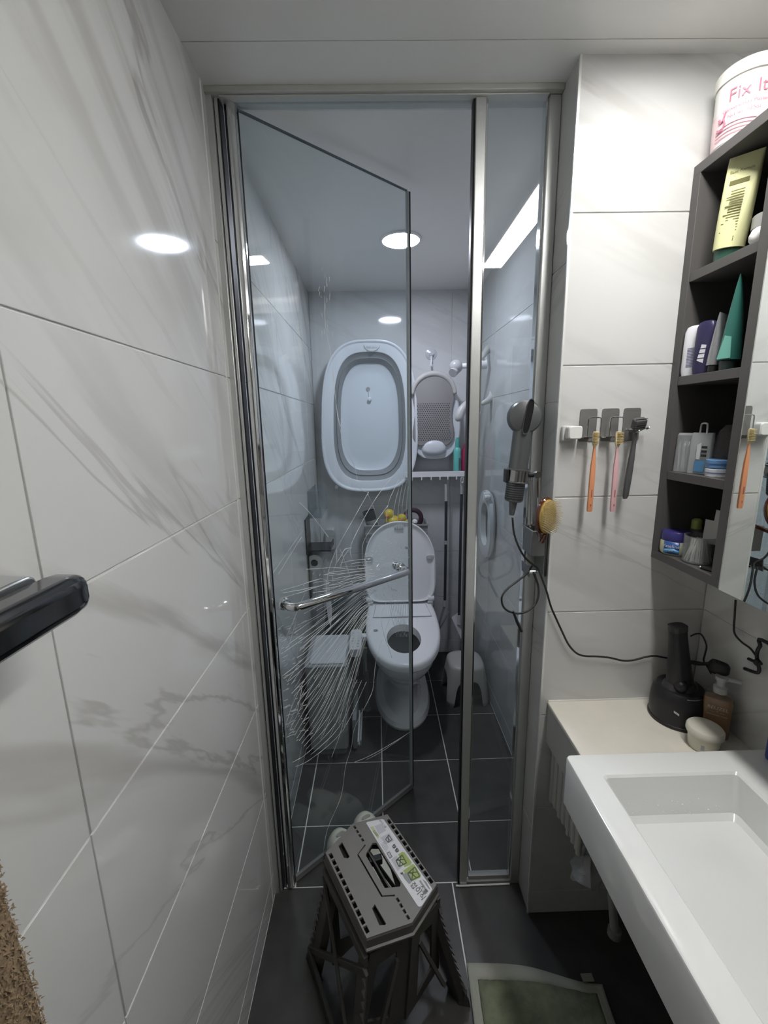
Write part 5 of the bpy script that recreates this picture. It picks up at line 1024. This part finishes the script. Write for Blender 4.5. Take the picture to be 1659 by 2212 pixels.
sp([(525, 260), (640, 215), (710, 330), (590, 400)], G2); sp([(790, 800), (880, 740), (990, 900), (900, 990)], G2); sp([(620, 450), (760, 370), (840, 500), (700, 560)], G2); sp([(450, 275), (500, 265), (600, 430), (575, 470)], mat('print_lime', (.50, .54, .30), .5), z=.0008)
for c_, s_ in (((930, 820), 1.0), ((1130, 1030), 1.15)):       # little drawings of folding stools
    for a, b in (((-60, 0), (40, -90)), ((40, -90), (110, 40)), ((-60, 0), (-10, 100)), ((-10, 100), (110, 40)), ((-30, -20), (60, 60)), ((20, -70), (0, 90)), ((-60, 0), (70, -20))):
        p, q = V((c_[0] + a[0] * s_, c_[1] + a[1] * s_, 0)), V((c_[0] + b[0] * s_, c_[1] + b[1] * s_, 0)); n_ = (q - p).normalized().cross(V((0, 0, 1))) * 8
        sp([(p.x + n_.x, p.y + n_.y), (q.x + n_.x, q.y + n_.y), (q.x - n_.x, q.y - n_.y), (p.x - n_.x, p.y - n_.y)], mat('print_darkgreen', (.10, .12, .06), .5), z=.0012)
sp([(970, 1050), (1060, 1010), (1150, 1130), (1110, 1190), (1080, 1200), (1010, 1120)], G4, z=.001); sp([(940, 1020), (985, 1010), (990, 1045), (950, 1050)], G3, z=.001)
for c_, s_ in (((750, 470), .62), ((840, 590), .35), ((885, 655), .35)):
    for a, b in (((-80, 10), (0, -110)), ((0, -110), (90, 20)), ((90, 20), (-10, 90)), ((-80, 10), (-10, 90)), ((-40, -40), (50, 50)), ((0, -110), (-10, 90))):
        p, q = V((c_[0] + a[0] * s_, c_[1] + a[1] * s_, 0)), V((c_[0] + b[0] * s_, c_[1] + b[1] * s_, 0)); n_ = (q - p).normalized().cross(V((0, 0, 1))) * 6
        sp([(p.x + n_.x, p.y + n_.y), (q.x + n_.x, q.y + n_.y), (q.x - n_.x, q.y - n_.y), (p.x - n_.x, p.y - n_.y)], G3, z=.0012)
sp([(715, 700), (765, 672), (812, 760), (770, 790)], G3, z=.0009); sp([(728, 705), (762, 688), (798, 757), (770, 775)], G2, z=.0011)
sp([(1245, 1155), (1272, 1140), (1392, 1320), (1370, 1340)], G4)
for i in range(5):
    sp([(1300 + i * 14, 1125 + i * 10), (1305 + i * 14, 1122 + i * 10), (1400 + i * 8, 1270 + i * 6), (1396 + i * 8, 1273 + i * 6)], G4)
for i in range(4): sp([(630 + i * 16, 560 - i * 20), (635 + i * 16, 556 - i * 20), (715 + i * 10, 680 - i * 22), (711 + i * 10, 684 - i * 22)], G4)
ud = (T(*px(1290, 1380)) - T(*px(1180, 1240))).normalized(); wd_ = V((0, 0, 1)).cross(ud)
for s_, c_, sz in (('\uc811\uc774\uc2dd', (1225, 1320), .0165), ('\uc2a4\ud234', (1315, 1300), .013), ('5,000', (535, 380), .009), ('\uc811\uc774\uc2dd \uc2a4\ud234', (655, 225), .006)):
    text(s_, 'sticker_lettering', G3, sk, T(*px(*c_), z=SZ + .001), ud, wd_, sz)
